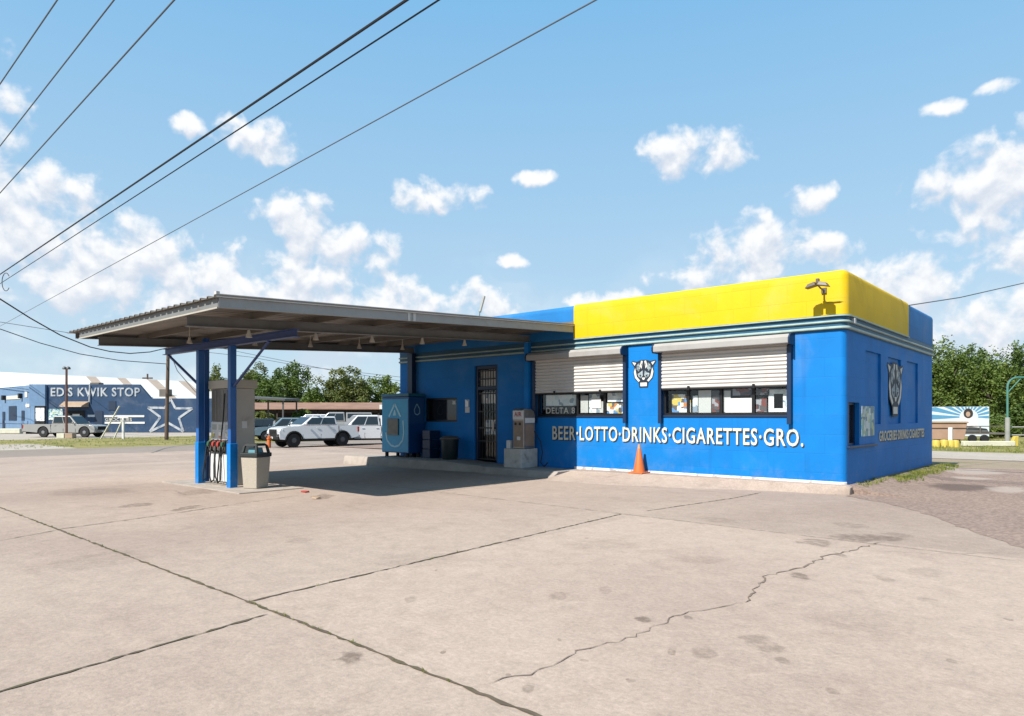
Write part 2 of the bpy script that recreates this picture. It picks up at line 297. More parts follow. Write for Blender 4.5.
BLUE = (.004,.212,.63); YEL = (.78,.515,.006)
M = dict(
    blue=wall_mat('blue_paint', BLUE, (.01,.12,.38)),
    yellow=wall_mat('yellow_paint', YEL, (.55,.36,.01), .05),
    bluepar=wall_mat('blue_parapet_paint', (.02,.20,.52), (.01,.12,.33)),
    teal=mat('teal_paint', (.015,.10,.19), .5, var=.2),
    cream=mat('cream_paint', (.40,.52,.48), .5, var=.15, vs=6, grime=(.28,.27,.2), gamt=.4),
    footing=mat('footing_concrete', (.62,.58,.53), .85, var=.2, vs=5, bump=.5, bs=25, grime=(.16,.13,.1), gscale=2.6, gamt=.75),
    ledge=ground_mat('ledge_concrete', (.47,.375,.31), (.40,.31,.26), (.25,.18,.14), 'plain'),
    splash=mat('white_splash_paint', (.80,.79,.78), .7, var=.2, vs=7, grime=(.42,.36,.31), gscale=4, gamt=.9, gthr=(.5,.62)),
    walk=mat('walkway_concrete', (.42,.36,.31), .9, var=.2, vs=3, bump=.4, bs=30, grime=(.13,.11,.09), gscale=1.5, gamt=.6),
    shutter=mat('shutter_enamel', (.70,.67,.63), .42, var=.06, vs=3, grime=(.36,.31,.27), gscale=1.0, gamt=.35, stretch=(1,1,.5)),
    hood=mat('shutter_hood_metal', (.42,.405,.39), .4, var=.1, grime=(.3,.27,.25), gamt=.4),
    darkblue=mat('dark_blue_steel', (.008,.03,.085), .45, var=.2),
    black=mat('black_metal', (.012,.012,.014), .45, var=.2),
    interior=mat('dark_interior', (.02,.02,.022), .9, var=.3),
    steelblue=mat('blue_column_paint', (.01,.115,.40), .42, var=.15, vs=3, grime=(.02,.05,.13), gscale=2.5, gamt=.5),
    fascia=mat('canopy_steel_shade_lifted', (.36,.37,.365), .5, var=.12, vs=2, grime=(.22,.17,.13), gscale=1.1, gamt=.5),  # lighter copy of the canopy steel, lifting the shaded side fascia by colour
    canopy=mat('canopy_steel', (.215,.22,.215), .55, var=.14, vs=2.5, grime=(.16,.10,.07), gscale=1.1, gamt=.55),
    deck=mat('canopy_deck', (.27,.24,.205), .55, var=.15, vs=1.5, grime=(.17,.12,.085), gamt=.5),
    trim=mat('pale_trim', (.62,.60,.57), .45, var=.1, grime=(.3,.25,.2), gamt=.4),
    purlin=mat('purlin_steel', (.19,.165,.14), .6, var=.15),
    beamblue=mat('cross_beam_paint', (.045,.085,.25), .5, var=.2),
    lamp=mat('lamp_white', (.62,.58,.5), .4, var=.05),
    white=mat('white_enamel', (.78,.77,.74), .4, var=.05, grime=(.45,.4,.35), gamt=.3),
    signwhite=mat('sign_white_paint', (.80,.78,.70), .6, var=.1, vs=8, grime=(.55,.5,.4), gscale=5, gamt=.4),
    signgold=mat('cream_gold_sign_paint', (.82,.76,.60), .6, var=.12, vs=5, grime=(.62,.50,.30), gscale=2.5, gamt=.5),
    signcream=mat('faded_cream_paint', (.78,.73,.58), .6, var=.15, vs=8, grime=(.2,.3,.4), gscale=5, gamt=.5),
    emblem=mat('emblem_grey_blue', (.42,.50,.52), .6, var=.3, vs=14, grime=(.08,.12,.16), gscale=16, gamt=.8, gthr=(.48,.6)),
    starpaint=mat('faded_star_paint', (.50,.53,.56), .6, var=.2, vs=1, grime=(.15,.2,.28), gscale=1.2, gamt=.7, gthr=(.45,.65)),
    signshade=mat('sign_navy_paint', (.012,.025,.05), .6, var=.1),
    pumpgrey=mat('pump_beige_grey', (.52,.49,.44), .5, var=.1, grime=(.22,.19,.16), gamt=.5, gscale=1.8),
    pumpcap=mat('pump_cap_beige', (.50,.46,.38), .5, var=.1),
    pumpdark=mat('pump_dark_panel', (.16,.145,.125), .35, var=.3, vs=6),
    rubber=mat('black_rubber', (.012,.012,.013), .6, var=.1),
    red=mat('red_nozzle_guard', (.42,.045,.03), .5), green=mat('green_nozzle_guard', (.03,.10,.05), .5),
    glassdark=mat('dark_glass', (.012,.015,.02), .08, spec=.6, var=.1),
    screen=mat('pump_display', (.55,.56,.5), .25),
    binbeige=mat('bin_aggregate', (.50,.44,.36), .8, var=.25, vs=60, bump=.5, bs=80),
    binlid=mat('bin_lid_plastic', (.03,.036,.036), .45, var=.2),
    binbag=mat('bin_inner', (.12,.3,.36), .5),
    bingreen=mat('dark_green_plastic', (.012,.026,.03), .5, var=.2),
    kiosk=mat('kiosk_teal_vinyl', (.014,.36,.62), .35, var=.12, vs=4), kioskside=mat('kiosk_navy_vinyl', (.01,.075,.26), .35, var=.1), kiosktop=mat('kiosk_light_side', (.02,.10,.29), .35, var=.1),
    kioskmark=mat('kiosk_pale_blue', (.45,.75,.85), .4, var=.1), kioskrim=mat('kiosk_cap', (.02,.16,.22), .4),
    steel=mat('brushed_steel', (.45,.40,.35), .38, metal=.75, var=.15, vs=3, grime=(.2,.15,.1), gamt=.5),
    copper=mat('faded_machine_panel', (.34,.235,.17), .5, var=.2, vs=4), airred=mat('red_print', (.45,.04,.04), .5),
    orange=mat('cone_orange', (.72,.16,.03), .55, var=.12, vs=6, grime=(.35,.1,.04), gamt=.5, gscale=5),
    coneband=mat('cone_faded_tip', (.62,.35,.2), .6), 
    bronze=mat('bronze_lamp', (.14,.115,.085), .5, var=.2),
    conduit=mat('painted_conduit', (.42,.33,.03), .5, var=.2),
    wood=mat('pole_wood', (.13,.085,.06), .85, var=.3, vs=2, stretch=(6,6,.5)),
    wire=mat('cable_black', (.01,.01,.012), .6), wiregrey=mat('cable_grey', (.10,.11,.12), .6),
    rustpole=mat('rust_red_pole', (.16,.065,.045), .6, var=.2),
    tyre=mat('tyre_rubber', (.014,.014,.015), .75, var=.2), rimsilver=mat('rim_silver', (.42,.42,.43), .3, metal=.7), rimdark=mat('rim_dark_grey', (.12,.12,.125), .35, metal=.3), rimblack=mat('rim_black', (.02,.02,.022), .35),
    carwhite=mat('car_white_paint', (.74,.74,.75), .25, var=.02, coat=.7), carsilver=mat('car_silver_paint', (.40,.385,.36), .32, metal=.3, var=.05, coat=.5),
    carblue=mat('car_greyblue_paint', (.17,.25,.30), .28, var=.03, coat=.7), cardark=mat('car_dark_paint', (.025,.03,.035), .25, var=.03, coat=.7), cargrey=mat('car_grey_paint', (.33,.33,.33), .3, var=.03, coat=.6),
    carglass=mat('car_glass', (.018,.024,.028), .06, spec=.8, var=.02), headlight=mat('headlight_lens', (.75,.76,.76), .12, spec=.8), tail=mat('tail_lens', (.35,.02,.02), .2),
    chrome=mat('chrome_bumper', (.5,.5,.5), .2, metal=.9), under=mat('underbody', (.01,.01,.01), .9),
    storeblue=wall_mat('far_store_blue', (.035,.075,.15), (.03,.07,.14)), storelight=wall_mat('far_store_light_blue', (.17,.28,.44), (.1,.2,.36)), storedark=mat('far_store_dark', (.012,.03,.07), .6),
    roofwhite=mat('white_metal_roof', (.74,.72,.68), .4, var=.06, vs=.5), roofrust=mat('rusted_roof_band', (.42,.32,.24), .6, var=.2, vs=1),
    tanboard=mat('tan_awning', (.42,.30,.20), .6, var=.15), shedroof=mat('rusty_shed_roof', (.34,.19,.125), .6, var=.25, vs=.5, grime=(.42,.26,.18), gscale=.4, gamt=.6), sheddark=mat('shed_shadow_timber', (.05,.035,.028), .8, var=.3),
    carport=mat('carport_steel', (.10,.10,.095), .5, var=.2), post=mat('grey_post', (.16,.14,.12), .7, var=.2),
    mural=mat('mural_white', (.62,.70,.76), .5, var=.06), muralblue=mat('mural_ray_blue', (.09,.29,.47), .5, var=.1), muralblack=mat('mural_black', (.03,.022,.02), .6), muralskin=mat('mural_skin', (.45,.30,.22), .6), muralcloth=mat('mural_blouse', (.74,.70,.72), .6, var=.15, vs=5),
    bollard=mat('yellow_bollard', (.62,.47,.08), .6, var=.15), kerbpale=mat('pale_kerb', (.66,.64,.50), .8, var=.15), tanbox=mat('tan_trailer_side', (.42,.27,.19), .6, var=.12), greenpipe=mat('green_pipe', (.08,.24,.20), .5, var=.15), pipegrey=mat('weathered_pipe', (.36,.36,.33), .6, var=.2),
    bark=mat('bark', (.11,.085,.065), .9, var=.3, vs=6, bump=.6, bs=20),
    concrete=ground_mat('lot_concrete', (.49,.385,.315), (.415,.318,.26), (.30,.22,.175), 'concrete'),
    asphalt=ground_mat('lot_asphalt', (.36,.255,.205), (.30,.215,.175), (.22,.16,.13), 'asphalt'),
    road=ground_mat('road_asphalt', (.33,.275,.235), (.29,.24,.205), (.22,.18,.155), 'plain'),
    dirt=ground_mat('dirt_ground', (.38,.30,.22), (.33,.26,.18), (.25,.2,.12), 'dirt'),
    grass=ground_mat('grass_ground', (.19,.19,.05), (.30,.26,.10), (.13,.14,.035), 'grass'),
    path=ground_mat('path_concrete', (.50,.44,.38), (.45,.39,.33), (.36,.3,.25), 'plain'),
    joint=mat('joint_dirt', (.13,.098,.066), .95, var=.4, vs=5, grime=(.085,.078,.035), gscale=2.2, gamt=.85, gthr=(.42,.6)),
    crack=mat('crack_dirt', (.22,.16,.12), .95, var=.3, vs=8, grime=(.36,.28,.23), gscale=3, gamt=.9, gthr=(.5,.6)),
)
def leafmat(name, a, b, c):
    m = bpy.data.materials.new(name); m.use_nodes = True; t = NT(m.node_tree); p = t.n['Principled BSDF']
    co = t.node('ShaderNodeTexCoord').outputs['Object']
    col = t.mix(t.ramp(t.noise(co, .55, 4, .6), .38, .62), c4(a), c4(b)); col = t.mix(t.math('MULTIPLY', t.ramp(t.noise(co, 4.5, 3, .6), .5, .7), .7), col, c4(c))
    t.put(p.inputs['Base Color'], col); p.inputs['Roughness'].default_value = .6; p.inputs['Specular IOR Level'].default_value = .25
    tr = t.node('ShaderNodeBsdfTranslucent'); t.put(tr.inputs[0], t.mix(1, col, (1.3,1.5,.5,1), 'MULTIPLY'))
    ms = t.node('ShaderNodeMixShader'); ms.inputs[0].default_value = .22; t.l.new(p.outputs[0], ms.inputs[1]); t.l.new(tr.outputs[0], ms.inputs[2])
    t.l.new(ms.outputs[0], t.n['Material Output'].inputs[0]); return m
LEAF = [leafmat('leaf_deep_green', (.05,.088,.018), (.08,.12,.026), (.12,.15,.04)), leafmat('leaf_olive', (.078,.098,.026), (.115,.13,.038), (.165,.165,.055)), leafmat('leaf_bright', (.07,.11,.02), (.11,.15,.03), (.16,.18,.05))]
GRASSM = leafmat('grass_blade', (.10,.135,.022), (.19,.2,.045), (.30,.25,.10))
def glassmat():
    m = bpy.data.materials.new('window_glass'); m.use_nodes = True; t = NT(m.node_tree); t.n.remove(t.n['Principled BSDF'])
    g = t.node('ShaderNodeBsdfGlossy'); g.inputs[1].default_value = .03; tr = t.node('ShaderNodeBsdfTransparent'); tr.inputs[0].default_value = (.93,.95,.95,1)
    lw = t.node('ShaderNodeLayerWeight'); lw.inputs[0].default_value = .5; fr = t.math('MULTIPLY_ADD', t.math('POWER', lw.outputs['Facing'], 4.0), .6, .035); ms = t.node('ShaderNodeMixShader')
    t.l.new(fr, ms.inputs[0]); t.l.new(tr.outputs[0], ms.inputs[1]); t.l.new(g.outputs[0], ms.inputs[2]); t.l.new(ms.outputs[0], t.n['Material Output'].inputs[0]); return m
M['glass'] = glassmat()
def printmat(name, cols, scale):
    """printed stickers: blocks of flat colour"""
    m = bpy.data.materials.new(name); m.use_nodes = True; t = NT(m.node_tree); b = t.n['Principled BSDF']
    co = t.node('ShaderNodeTexCoord').outputs['Object']; vo = t.node('ShaderNodeTexVoronoi'); vo.distance = 'CHEBYCHEV'; t.put(vo.inputs['Vector'], co); vo.inputs['Scale'].default_value = scale
    cr = t.node('ShaderNodeValToRGB'); cr.color_ramp.interpolation = 'CONSTANT'; sx = t.node('ShaderNodeSeparateColor'); t.put(sx.inputs[0], vo.outputs['Color']); t.put(cr.inputs[0], sx.outputs[0])
    while len(cr.color_ramp.elements) < len(cols): cr.color_ramp.elements.new(.5)
    for i, c in enumerate(cols): cr.color_ramp.elements[i].position = i/len(cols); cr.color_ramp.elements[i].color = c4(c)
    t.put(b.inputs['Base Color'], cr.outputs[0]); b.inputs['Roughness'].default_value = .4; return m
M['poster_bright'] = printmat('bright_stickers', [(.75,.74,.7),(.55,.2,.05),(.1,.25,.5),(.75,.7,.6),(.12,.1,.1),(.6,.45,.1)], 9)
M['poster_pale'] = printmat('pale_sticker', [(.72,.74,.72),(.6,.66,.66),(.76,.76,.74),(.25,.3,.36),(.7,.7,.7)], 8)
M['poster_dark'] = printmat('dark_sticker', [(.05,.05,.06),(.1,.08,.08),(.3,.3,.32),(.04,.04,.05),(.18,.05,.04)], 10)
M['poster_teal'] = printmat('side_poster', [(.35,.42,.42),(.12,.3,.3),(.5,.52,.48),(.05,.14,.2),(.3,.36,.2),(.45,.5,.52)], 7)

def text(name, s, w, h, fn, m, parent, depth=.004, bold=.0):
    cu = bpy.data.curves.new('lettering', 'FONT'); cu.body = s; cu.extrude = .01; cu.space_character = 1.12; cu.offset = bold; cu.resolution_u = 3
    o = bpy.data.objects.new('lettering_source', cu); COL.objects.link(o); bpy.context.view_layer.update()
    me = bpy.data.meshes.new_from_object(o.evaluated_get(bpy.context.evaluated_depsgraph_get())); bpy.data.objects.remove(o); bpy.data.curves.remove(cu)
    xs = [v.co.x for v in me.vertices]; ys = [v.co.y for v in me.vertices]; zs = [v.co.z for v in me.vertices]
    x0, x1, y0, y1, z0, z1 = min(xs), max(xs), min(ys), max(ys), min(zs), max(zs)
    for v in me.vertices: v.co = fn((v.co.x-x0)/(x1-x0)*w, (v.co.y-y0)/(y1-y0)*h, (v.co.z-z0)/(z1-z0)*depth)
    return link(me, name, m, parent)

# ------------------------------------------------------------------ ground
def sheet(name, m, x0, x1, y0, y1, dz):
    xs = sorted({x0, x1}|{x for x in (-26, -15) if x0 < x < x1}); b = MB()
    for a, c in zip(xs[:-1], xs[1:]): b.add([(a,y0,terrain(a)+dz),(c,y0,terrain(c)+dz),(c,y1,terrain(c)+dz),(a,y1,terrain(a)+dz)], [(0,1,2,3)])
    return struct(b.build(name, m))
sheet('ground', M['dirt'], -900, 900, -900, 900, -.02)
sheet('concrete_lot', M['concrete'], -34, 30, -60, 9.5, 0)
sheet('street', M['road'], -42, -34, -300, 300, -.012)
sheet('verge', M['grass'], -63, -42, -60, 22, -.012)
sheet('driveway', M['path'], -52, -42.2, -60, -1.5, -.006)
sheet('far_yard', M['path'], -95, -63, -60, 40, -.012)
sheet('side_path', M['path'], -33.9, 60, 15.5, 21.8, -.006)
sheet('lawn', M['grass'], -20, 60, 21.8, 90, -.01)
# asphalt lot beside the store, ragged edge over the concrete
def ragged(pts, amp, seed, step=.18):
    rnd = random.Random(seed); out = []
    for a, b in zip(pts[:-1], pts[1:]):
        n = max(1, int(math.dist(a, b)/step))
        for i in range(n): out.append((a[0]+(b[0]-a[0])*i/n+rnd.uniform(-amp, amp), a[1]+(b[1]-a[1])*i/n+rnd.uniform(-amp, amp)))
    out.append(pts[-1]); return out
edge = ragged([(.15,-.42),(.9,-1.05),(1.7,-2.0),(2.4,-3.25),(3.4,-5.0),(4.6,-6.6),(9,-9.5),(30,-15)], .05, 3)
pl = [(x, y) for x, y in edge]+[(30,15.4),(-33,15.4),(-33,9.4),(.15,9.4)]
b = MB(); b.add([(x, y, .004+terrain(x)) for x, y in pl], [tuple(range(len(pl)))])
struct(b.build('asphalt_lot', M['asphalt']))
# joints and cracks
def ribbon(b, pts, w, seed, amp=.02, z=.006, step=.1):
    rnd = random.Random(seed); rp = ragged(pts, amp, seed, step); k = len(b.v); n = len(rp)
    for i, (x, y) in enumerate(rp):
        a, c = rp[max(i-1,0)], rp[min(i+1,n-1)]; dx, dy = c[0]-a[0], c[1]-a[1]; L = math.hypot(dx, dy) or 1
        ww = w*.62*rnd.uniform(.25, 1.5)*(1 if 0 < i < n-1 else .2)
        b.v.append((x-dy/L*ww/2, y+dx/L*ww/2, z+terrain(x))); b.v.append((x+dy/L*ww/2, y-dx/L*ww/2, z+terrain(x)))
    for i in range(n-1): b.f.append((k+2*i, k+2*i+1, k+2*i+3, k+2*i+2))
b = MB()
for i, (pts, w) in enumerate([([(-16,-11.95),(-10.4,-12.1),(-1.38,-12.28),(1.55,-12.38),(5,-12.5)], .046), ([(-1.38,-12.28),(-1.62,-9),(-1.87,-5.55)], .045),
        ([(-.55,-14.6),(-.91,-12.36)], .045), ([(-6.4,-13.2),(-6.95,-12.2)], .03), ([(-7.0,-12.2),(-7.4,-10.5),(-7.81,-9.25)], .035), ([(-7.81,-9.25),(-8.2,-7.6)], .02),
        ([(-9.3,-5.2),(-6,-5.35),(-1.87,-5.55)], .022), ([(-1.87,-5.55),(-1.2,-5.6),(3.47,-5.83)], .018), ([(-1.75,-5.0),(-1.41,-2.18),(-1.4,-.9)], .035), ([(-6.6,-5.2),(-6.9,-1.5)], .018), ([(-20,-5),(-14,-5.1)], .03)]):
    ribbon(b, pts, w, 10+i, .009, step=.07)
struct(b.build('pavement_joints', M['joint'], fix=False))
b = MB()
for i, (pts, w) in enumerate([([(1.98,-5.62),(1.86,-6.3),(1.72,-7.0),(1.76,-7.6),(1.6,-8.4),(1.72,-8.9),(1.845,-9.48)], .03), ([(1.845,-9.48),(1.6,-10.1),(1.62,-10.9),(1.5,-11.4),(1.534,-11.9),(1.4,-12.3)], .014), ([(1.86,-6.3),(2.6,-6.0),(3.2,-5.4)], .012),
        ([(-5.5,-3.0),(-4.4,-2.3),(-3.3,-2.4),(-2.0,-1.8)], .012), ([(-12,-9.3),(-11,-8.9),(-10,-9.1)], .02), ([(-5,-1.6),(-3.6,-1.35),(-2.2,-1.4)], .02)]):
    ribbon(b, pts, w, 40+i, .03, step=.08)
struct(b.build('pavement_cracks', M['crack'], fix=False))
# raised walkway in front of the door and the ledge along the wall
def loft(profiles):
    b = MB(); n = len(profiles[0]); b.v = [p for pr in profiles for p in pr]
    for i in range(len(profiles)-1):
        for j in range(n-1): b.f.append((i*n+j, (i+1)*n+j, (i+1)*n+j+1, i*n+j+1))
    for i in (0, len(profiles)-1): b.f.append(tuple(i*n+j for j in range(n)))
    return b
def prof(x, top, yt, ytoe, zt): return [(x, .05, top), (x, yt, top), (x, yt-.02, top-.02), (x, ytoe, zt), (x, ytoe, -.1), (x, .05, -.1)]
struct(loft([prof(-15.6,.27,-1.35,-1.42,0), prof(-11.2,.27,-1.25,-1.32,0), prof(-10.9,.27,-1.1,-1.2,0), prof(-10.3,.22,-1.0,-1.2,0), prof(-9.5,.19,-1.0,-1.1,0), prof(-9.3,.185,-1.15,-1.22,0), prof(-7.2,.17,-1.15,-1.22,0), prof(-6.7,.17,-1.0,-1.3,-.004)]).build('walkway', M['walk'], bevel=.03))
struct(loft([prof(-6.7,.172,-.5,-1.7,-.006), prof(-5,.19,-.48,-1.75,-.006), prof(-3.4,.19,-.38,-1.35,-.006), prof(-2.3,.188,-.26,-.8,-.006), prof(-1.2,.188,-.2,-.42,-.006), prof(0,.188,-.15,-.24,-.006), prof(.06,.188,-.13,-.2,-.006), prof(.13,.15,-.1,-.16,-.006)]).build('wall_ledge', M['ledge'], bevel=.02))
bv = loft([[(.0,y,.17), (.18+.1*math.sin(y*3),y,.13), (.55+.2*math.sin(y*1.7),y,.05), (1.05+.3*math.sin(y*1.1+1),y,-.01), (.0,y,-.05)] for y in [.12+.25*i for i in range(36)]])
struct(bv.build('dirt_bank', M['asphalt'], smooth=True))

# ------------------------------------------------------------------ the store
store = thing('corner_store', 'bright blue convenience store with yellow parapet, roll shutters and painted lettering', 'store')
FRONT_L, RIGHT_L, RC = 14.3, 8.75, .13
S1 = FRONT_L-RC; ARC = RC*math.pi/2; S2 = S1+ARC
def wp(s, off, z):
    """point on the wall path: s along front then round corner then side; off = outward"""
    if s <= S1: return (-FRONT_L+s, -off, z)
    if s <= S2:
        a = (s-S1)/RC; return (-RC+math.sin(a)*(RC+off), RC-math.cos(a)*(RC+off), z)
    return (off, RC+(s-S2), z)
fx = lambda X: X+FRONT_L
sy = lambda Y: S2+(Y-RC)
ARCS = [S1+ARC*i/7 for i in range(8)]
def wall_shell(z0, z1, openings, extra=()):
    ss = sorted({0, sy(RIGHT_L)}|set(ARCS)|{o[k] for o in openings for k in (0, 1)}|set(extra)); zs = sorted({z0, z1}|{o[k] for o in openings for k in (2, 3)})
    b = MB(); idx = {}
    def V(s, off, z):
        k = (round(s, 5), round(off, 4), round(z, 5))
        if k not in idx: idx[k] = len(b.v); b.v.append(wp(s, off, z))
        return idx[k]
    def hole(s, z):
        for o in openings:
            if o[0] < s < o[1] and o[2] < z < o[3]: return o
    for i in range(len(ss)-1):
        for j in range(len(zs)-1):
            a, c, p, q = ss[i], ss[i+1], zs[j], zs[j+1]; h = hole((a+c)/2, (p+q)/2)
            if not h: b.f.append((V(a,0,p), V(c,0,p), V(c,0,q), V(a,0,q))); continue
            D = -h[4]; solid = h[5]
            if solid: b.f.append((V(a,D,p), V(c,D,p), V(c,D,q), V(a,D,q)))
            if a == h[0]: b.f.append((V(a,0,p), V(a,D,p), V(a,D,q), V(a,0,q)))
            if c == h[1]: b.f.append((V(c,D,p), V(c,0,p), V(c,0,q), V(c,D,q)))
            if p == h[2]: b.f.append((V(a,0,p), V(c,0,p), V(c,D,p), V(a,D,p)))
            if q == h[3]: b.f.append((V(a,D,q), V(c,D,q), V(c,0,q), V(a,0,q)))
    return b
OP = [(fx(-8.22), fx(-5.28), 1.62, 3.3, .22, False), (fx(-4.2), fx(-1.13), 1.63, 3.3, .22, False), (fx(-10.72), fx(-9.76), .2, 3.16, .25, False), (fx(-13.0), fx(-11.5), 1.43, 2.2, .2, False),
      (sy(.22), sy(1.02), .98, 1.9, .2, False), (sy(1.52), sy(2.82), 1.42, 3.08, .05, True), (sy(3.5), sy(4.8), 1.42, 3.06, .05, True), (sy(5.5), sy(6.8), 1.42, 3.08, .05, True)]
shell = wall_shell(0, 3.72, OP).build('wall', M['blue'], store, smooth=True)
# inner dark room, back walls
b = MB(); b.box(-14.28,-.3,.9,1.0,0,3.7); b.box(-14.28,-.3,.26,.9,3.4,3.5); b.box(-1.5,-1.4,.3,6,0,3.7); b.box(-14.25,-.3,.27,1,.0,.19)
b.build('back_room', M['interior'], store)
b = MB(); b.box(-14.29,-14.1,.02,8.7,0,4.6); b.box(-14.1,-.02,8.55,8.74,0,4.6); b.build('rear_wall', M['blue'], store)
MB().box(-14.1,-.28,.28,8.5,4.1,4.2).build('roof', M['walk'], store)
def sweep(profile, s0, s1, extra=()):
    ss = sorted({s0, s1}|{s for s in ARCS if s0 < s < s1}|set(extra)); n = len(profile); b = MB()
    for s in ss: b.v += [wp(s, o, z) for o, z in profile]
    for i in range(len(ss)-1):
        for j in range(n): b.f.append((i*n+j, (i+1)*n+j, (i+1)*n+(j+1) % n, i*n+(j+1) % n))
    b.f.append(tuple(range(n))[::-1]); b.f.append(tuple((len(ss)-1)*n+j for j in range(n))); return b
def parp(o, top): return [(-.19, 3.722), (o, 3.722), (o, top-.12), (o-.015, top-.06), (o-.05, top-.02), (o-.1, top), (-.19, top)]
sweep(parp(.045, 4.65), fx(-6.9), sy(5.48)).build('yellow_parapet', M['yellow'], store, smooth=True)
pb = sweep(parp(.02, 4.63), 0, fx(-6.905)); pb.build('blue_parapet', M['bluepar'], store, smooth=True)
sweep(parp(.02, 4.63), sy(5.485), sy(RIGHT_L)).build('blue_parapet', M['bluepar'], store, smooth=True)
sweep([(-.02,3.40),(.022,3.40),(.022,3.715),(-.02,3.715)], 0.01, sy(RIGHT_L-.005)).build('cornice_groove', M['teal'], store, smooth=True)
for z0, z1 in ((3.42,3.478),(3.555,3.602)):
    sweep([(.018,z0),(.05,z0),(.068,z0+.015),(.068,z1-.015),(.05,z1),(.018,z1)], 0.005, sy(RIGHT_L-.002)).build('cornice_band', M['cream'], store, smooth=True)
sweep([(.018,3.685),(.075,3.685),(.075,3.712),(.018,3.712)], fx(-6.9), sy(5.48)).build('cornice_lip', M['cream'], store, smooth=True)

sweep([(.001,.15),(.01,.15),(.01,.232),(.001,.24)], fx(-6.9), sy(.1)).build('base_paint_line', M['splash'], store, smooth=True)
def shutter(x0, x1, hx0, hx1, zb, hz0, hz1):
    c = MB(); zs = []; z = zb+.012; prof = []
    while z < hz0+.1:
        for k in range(7): 
            a = math.pi*k/6; prof.append((-.085-.026*math.sin(a)**.7, z+.088*k/6*.86))
        z += .088
    n = len(prof); c.v = [(x0, y, z) for y, z in prof]+[(x1, y, z) for y, z in prof]; c.f = [(i, n+i, n+i+1, i+1) for i in range(n-1)]
    cur = c.build('roll_shutter', M['shutter'], store, smooth=True, fix=False)
    MB().box(x0+.01, x1-.01, -.118, -.07, zb-.02, zb+.012).build('bottom_rail', M['black'], cur, bevel=.006)
    for q in (.24, .76): MB().box(x0+(x1-x0)*q-.03, x0+(x1-x0)*q+.03, -.14, -.119, zb-.03, zb+.07).build('shutter_latch', M['black'], cur, bevel=.004)
    h = MB(); h.prism([(-.012,hz0),(-.315,hz0),(-.33,hz0+.015),(-.33,hz1-.07),(-.25,hz1),(-.012,hz1)], lambda u, v, w: (w, u, v), hx0, hx1)
    ho = h.build('shutter_hood', M['hood'], store, bevel=.008)
    for x, s in ((hx0, -1), (hx1, 1)):
        e = MB(); e.prism([(-.012,hz0-.02),(-.31,hz0-.02),(-.35,hz0+.05),(-.35,hz0+.12),(-.28,hz1-.01),(-.2,hz1+.015),(-.012,hz1+.015)], lambda u, v, w: (w, u, v), x+s*.002, x+s*.035); e.build('hood_end_cap', M['darkblue'], ho)
    for x, zl in ((x0-.045, 1.43), (x1+.045, 1.43)):
        MB().box(x-.045, x+.045, -.13, -.003, zl, hz0-.025).build('shutter_guide', M['darkblue'], store, bevel=.006)
shutter(-8.2, -5.29, -8.36, -5.23, 2.24, 3.18, 3.39)
shutter(-4.19, -1.15, -4.30, -1.05, 2.26, 3.165, 3.375)
def front_window(x0, x1, z0, z1, mull):
    f = MB(); d0, d1 = .08, .14
    d0, d1 = .03, .09; f.box(x0, x1, d0, d1, z0, z0+.05); f.box(x0, x1, d0, d1, z1-.04, z1); f.box(x0, x0+.05, d0, d1, z0+.05, z1-.04); f.box(x1-.05, x1, d0, d1, z0+.05, z1-.04)
    for m_ in mull: f.box(m_-.035, m_+.035, d0, d1, z0+.05, z1-.04)
    fo = f.build('window_frame', M['black'], store)
    MB().box(x0+.05, x1-.05, .06, .066, z0+.05, z1-.04).build('window_pane', M['glass'], fo)
    MB().box(x0-.02, x1+.02, -.02, .028, z0-.05, z0).build('window_sill', M['darkblue'], fo, bevel=.006)
    return fo
wl = front_window(-8.21, -5.29, 1.62, 2.4, (-6.83, -5.95)); wr = front_window(-4.19, -1.14, 1.63, 2.4, (-3.55, -2.72, -1.95))
def poster(parent, x0, x1, z0, z1, m, y=.072): return MB().box(x0, x1, y, y+.004, z0, z1).build('window_poster', M[m], parent)
for a in ((-7.95,-6.9,1.9,2.2,'poster_pale'),(-6.75,-6.5,1.7,2.17,'white'),(-6.47,-6.12,1.7,2.2,'poster_pale'),(-6.12,-6.02,1.7,2.0,'white'),(-5.9,-5.4,1.68,1.95,'poster_bright'),(-5.88,-5.36,1.98,2.22,'poster_pale')): poster(wl, *a)
MB().box(-8.0,-6.88,.0685,.0705,1.66,1.89).build('window_poster', M['interior'], wl)
MB().box(-6.38,-6.08,.053,.056,1.82,2.07).build('white_notice', M['white'], wl)
text('window_lettering', 'DELTA 8', 1.0, .17, lambda x, y, z: (-7.93+x, .056-z, 1.68+y), M['signwhite'], wl, bold=.01)
for a in ((-4.0,-3.62,1.70,2.14,'poster_bright'),(-3.62,-3.5,1.70,2.0,'poster_bright'),(-3.45,-3.32,1.7,2.1,'poster_pale'),(-3.3,-2.98,1.69,2.22,'white'),(-2.96,-2.77,1.7,2.2,'poster_dark'),(-2.66,-2.5,1.7,2.2,'white'),(-2.45,-1.6,2.08,2.24,'poster_dark'),(-1.9,-1.66,1.7,2.0,'poster_dark'),(-1.62,-1.2,1.7,2.2,'poster_pale'),(-1.5,-1.3,1.78,2.1,'white')): poster(wr, *a)
MB().box(-2.62,-1.99,.053,.056,1.69,2.02).build('white_notice', M['white'], wr)
# side wall of shelves behind
rnd = random.Random(5)
for x0 in (-8.0,-6.0,-4.0,-2.4):
    for k in range(6): MB().box(x0+.19*k, x0+.19*k+.14, .5, .65, 1.6, 1.7+rnd.uniform(.2,.42)).build('shelf_goods', M[('poster_bright','poster_pale','white')[k % 3]], store)
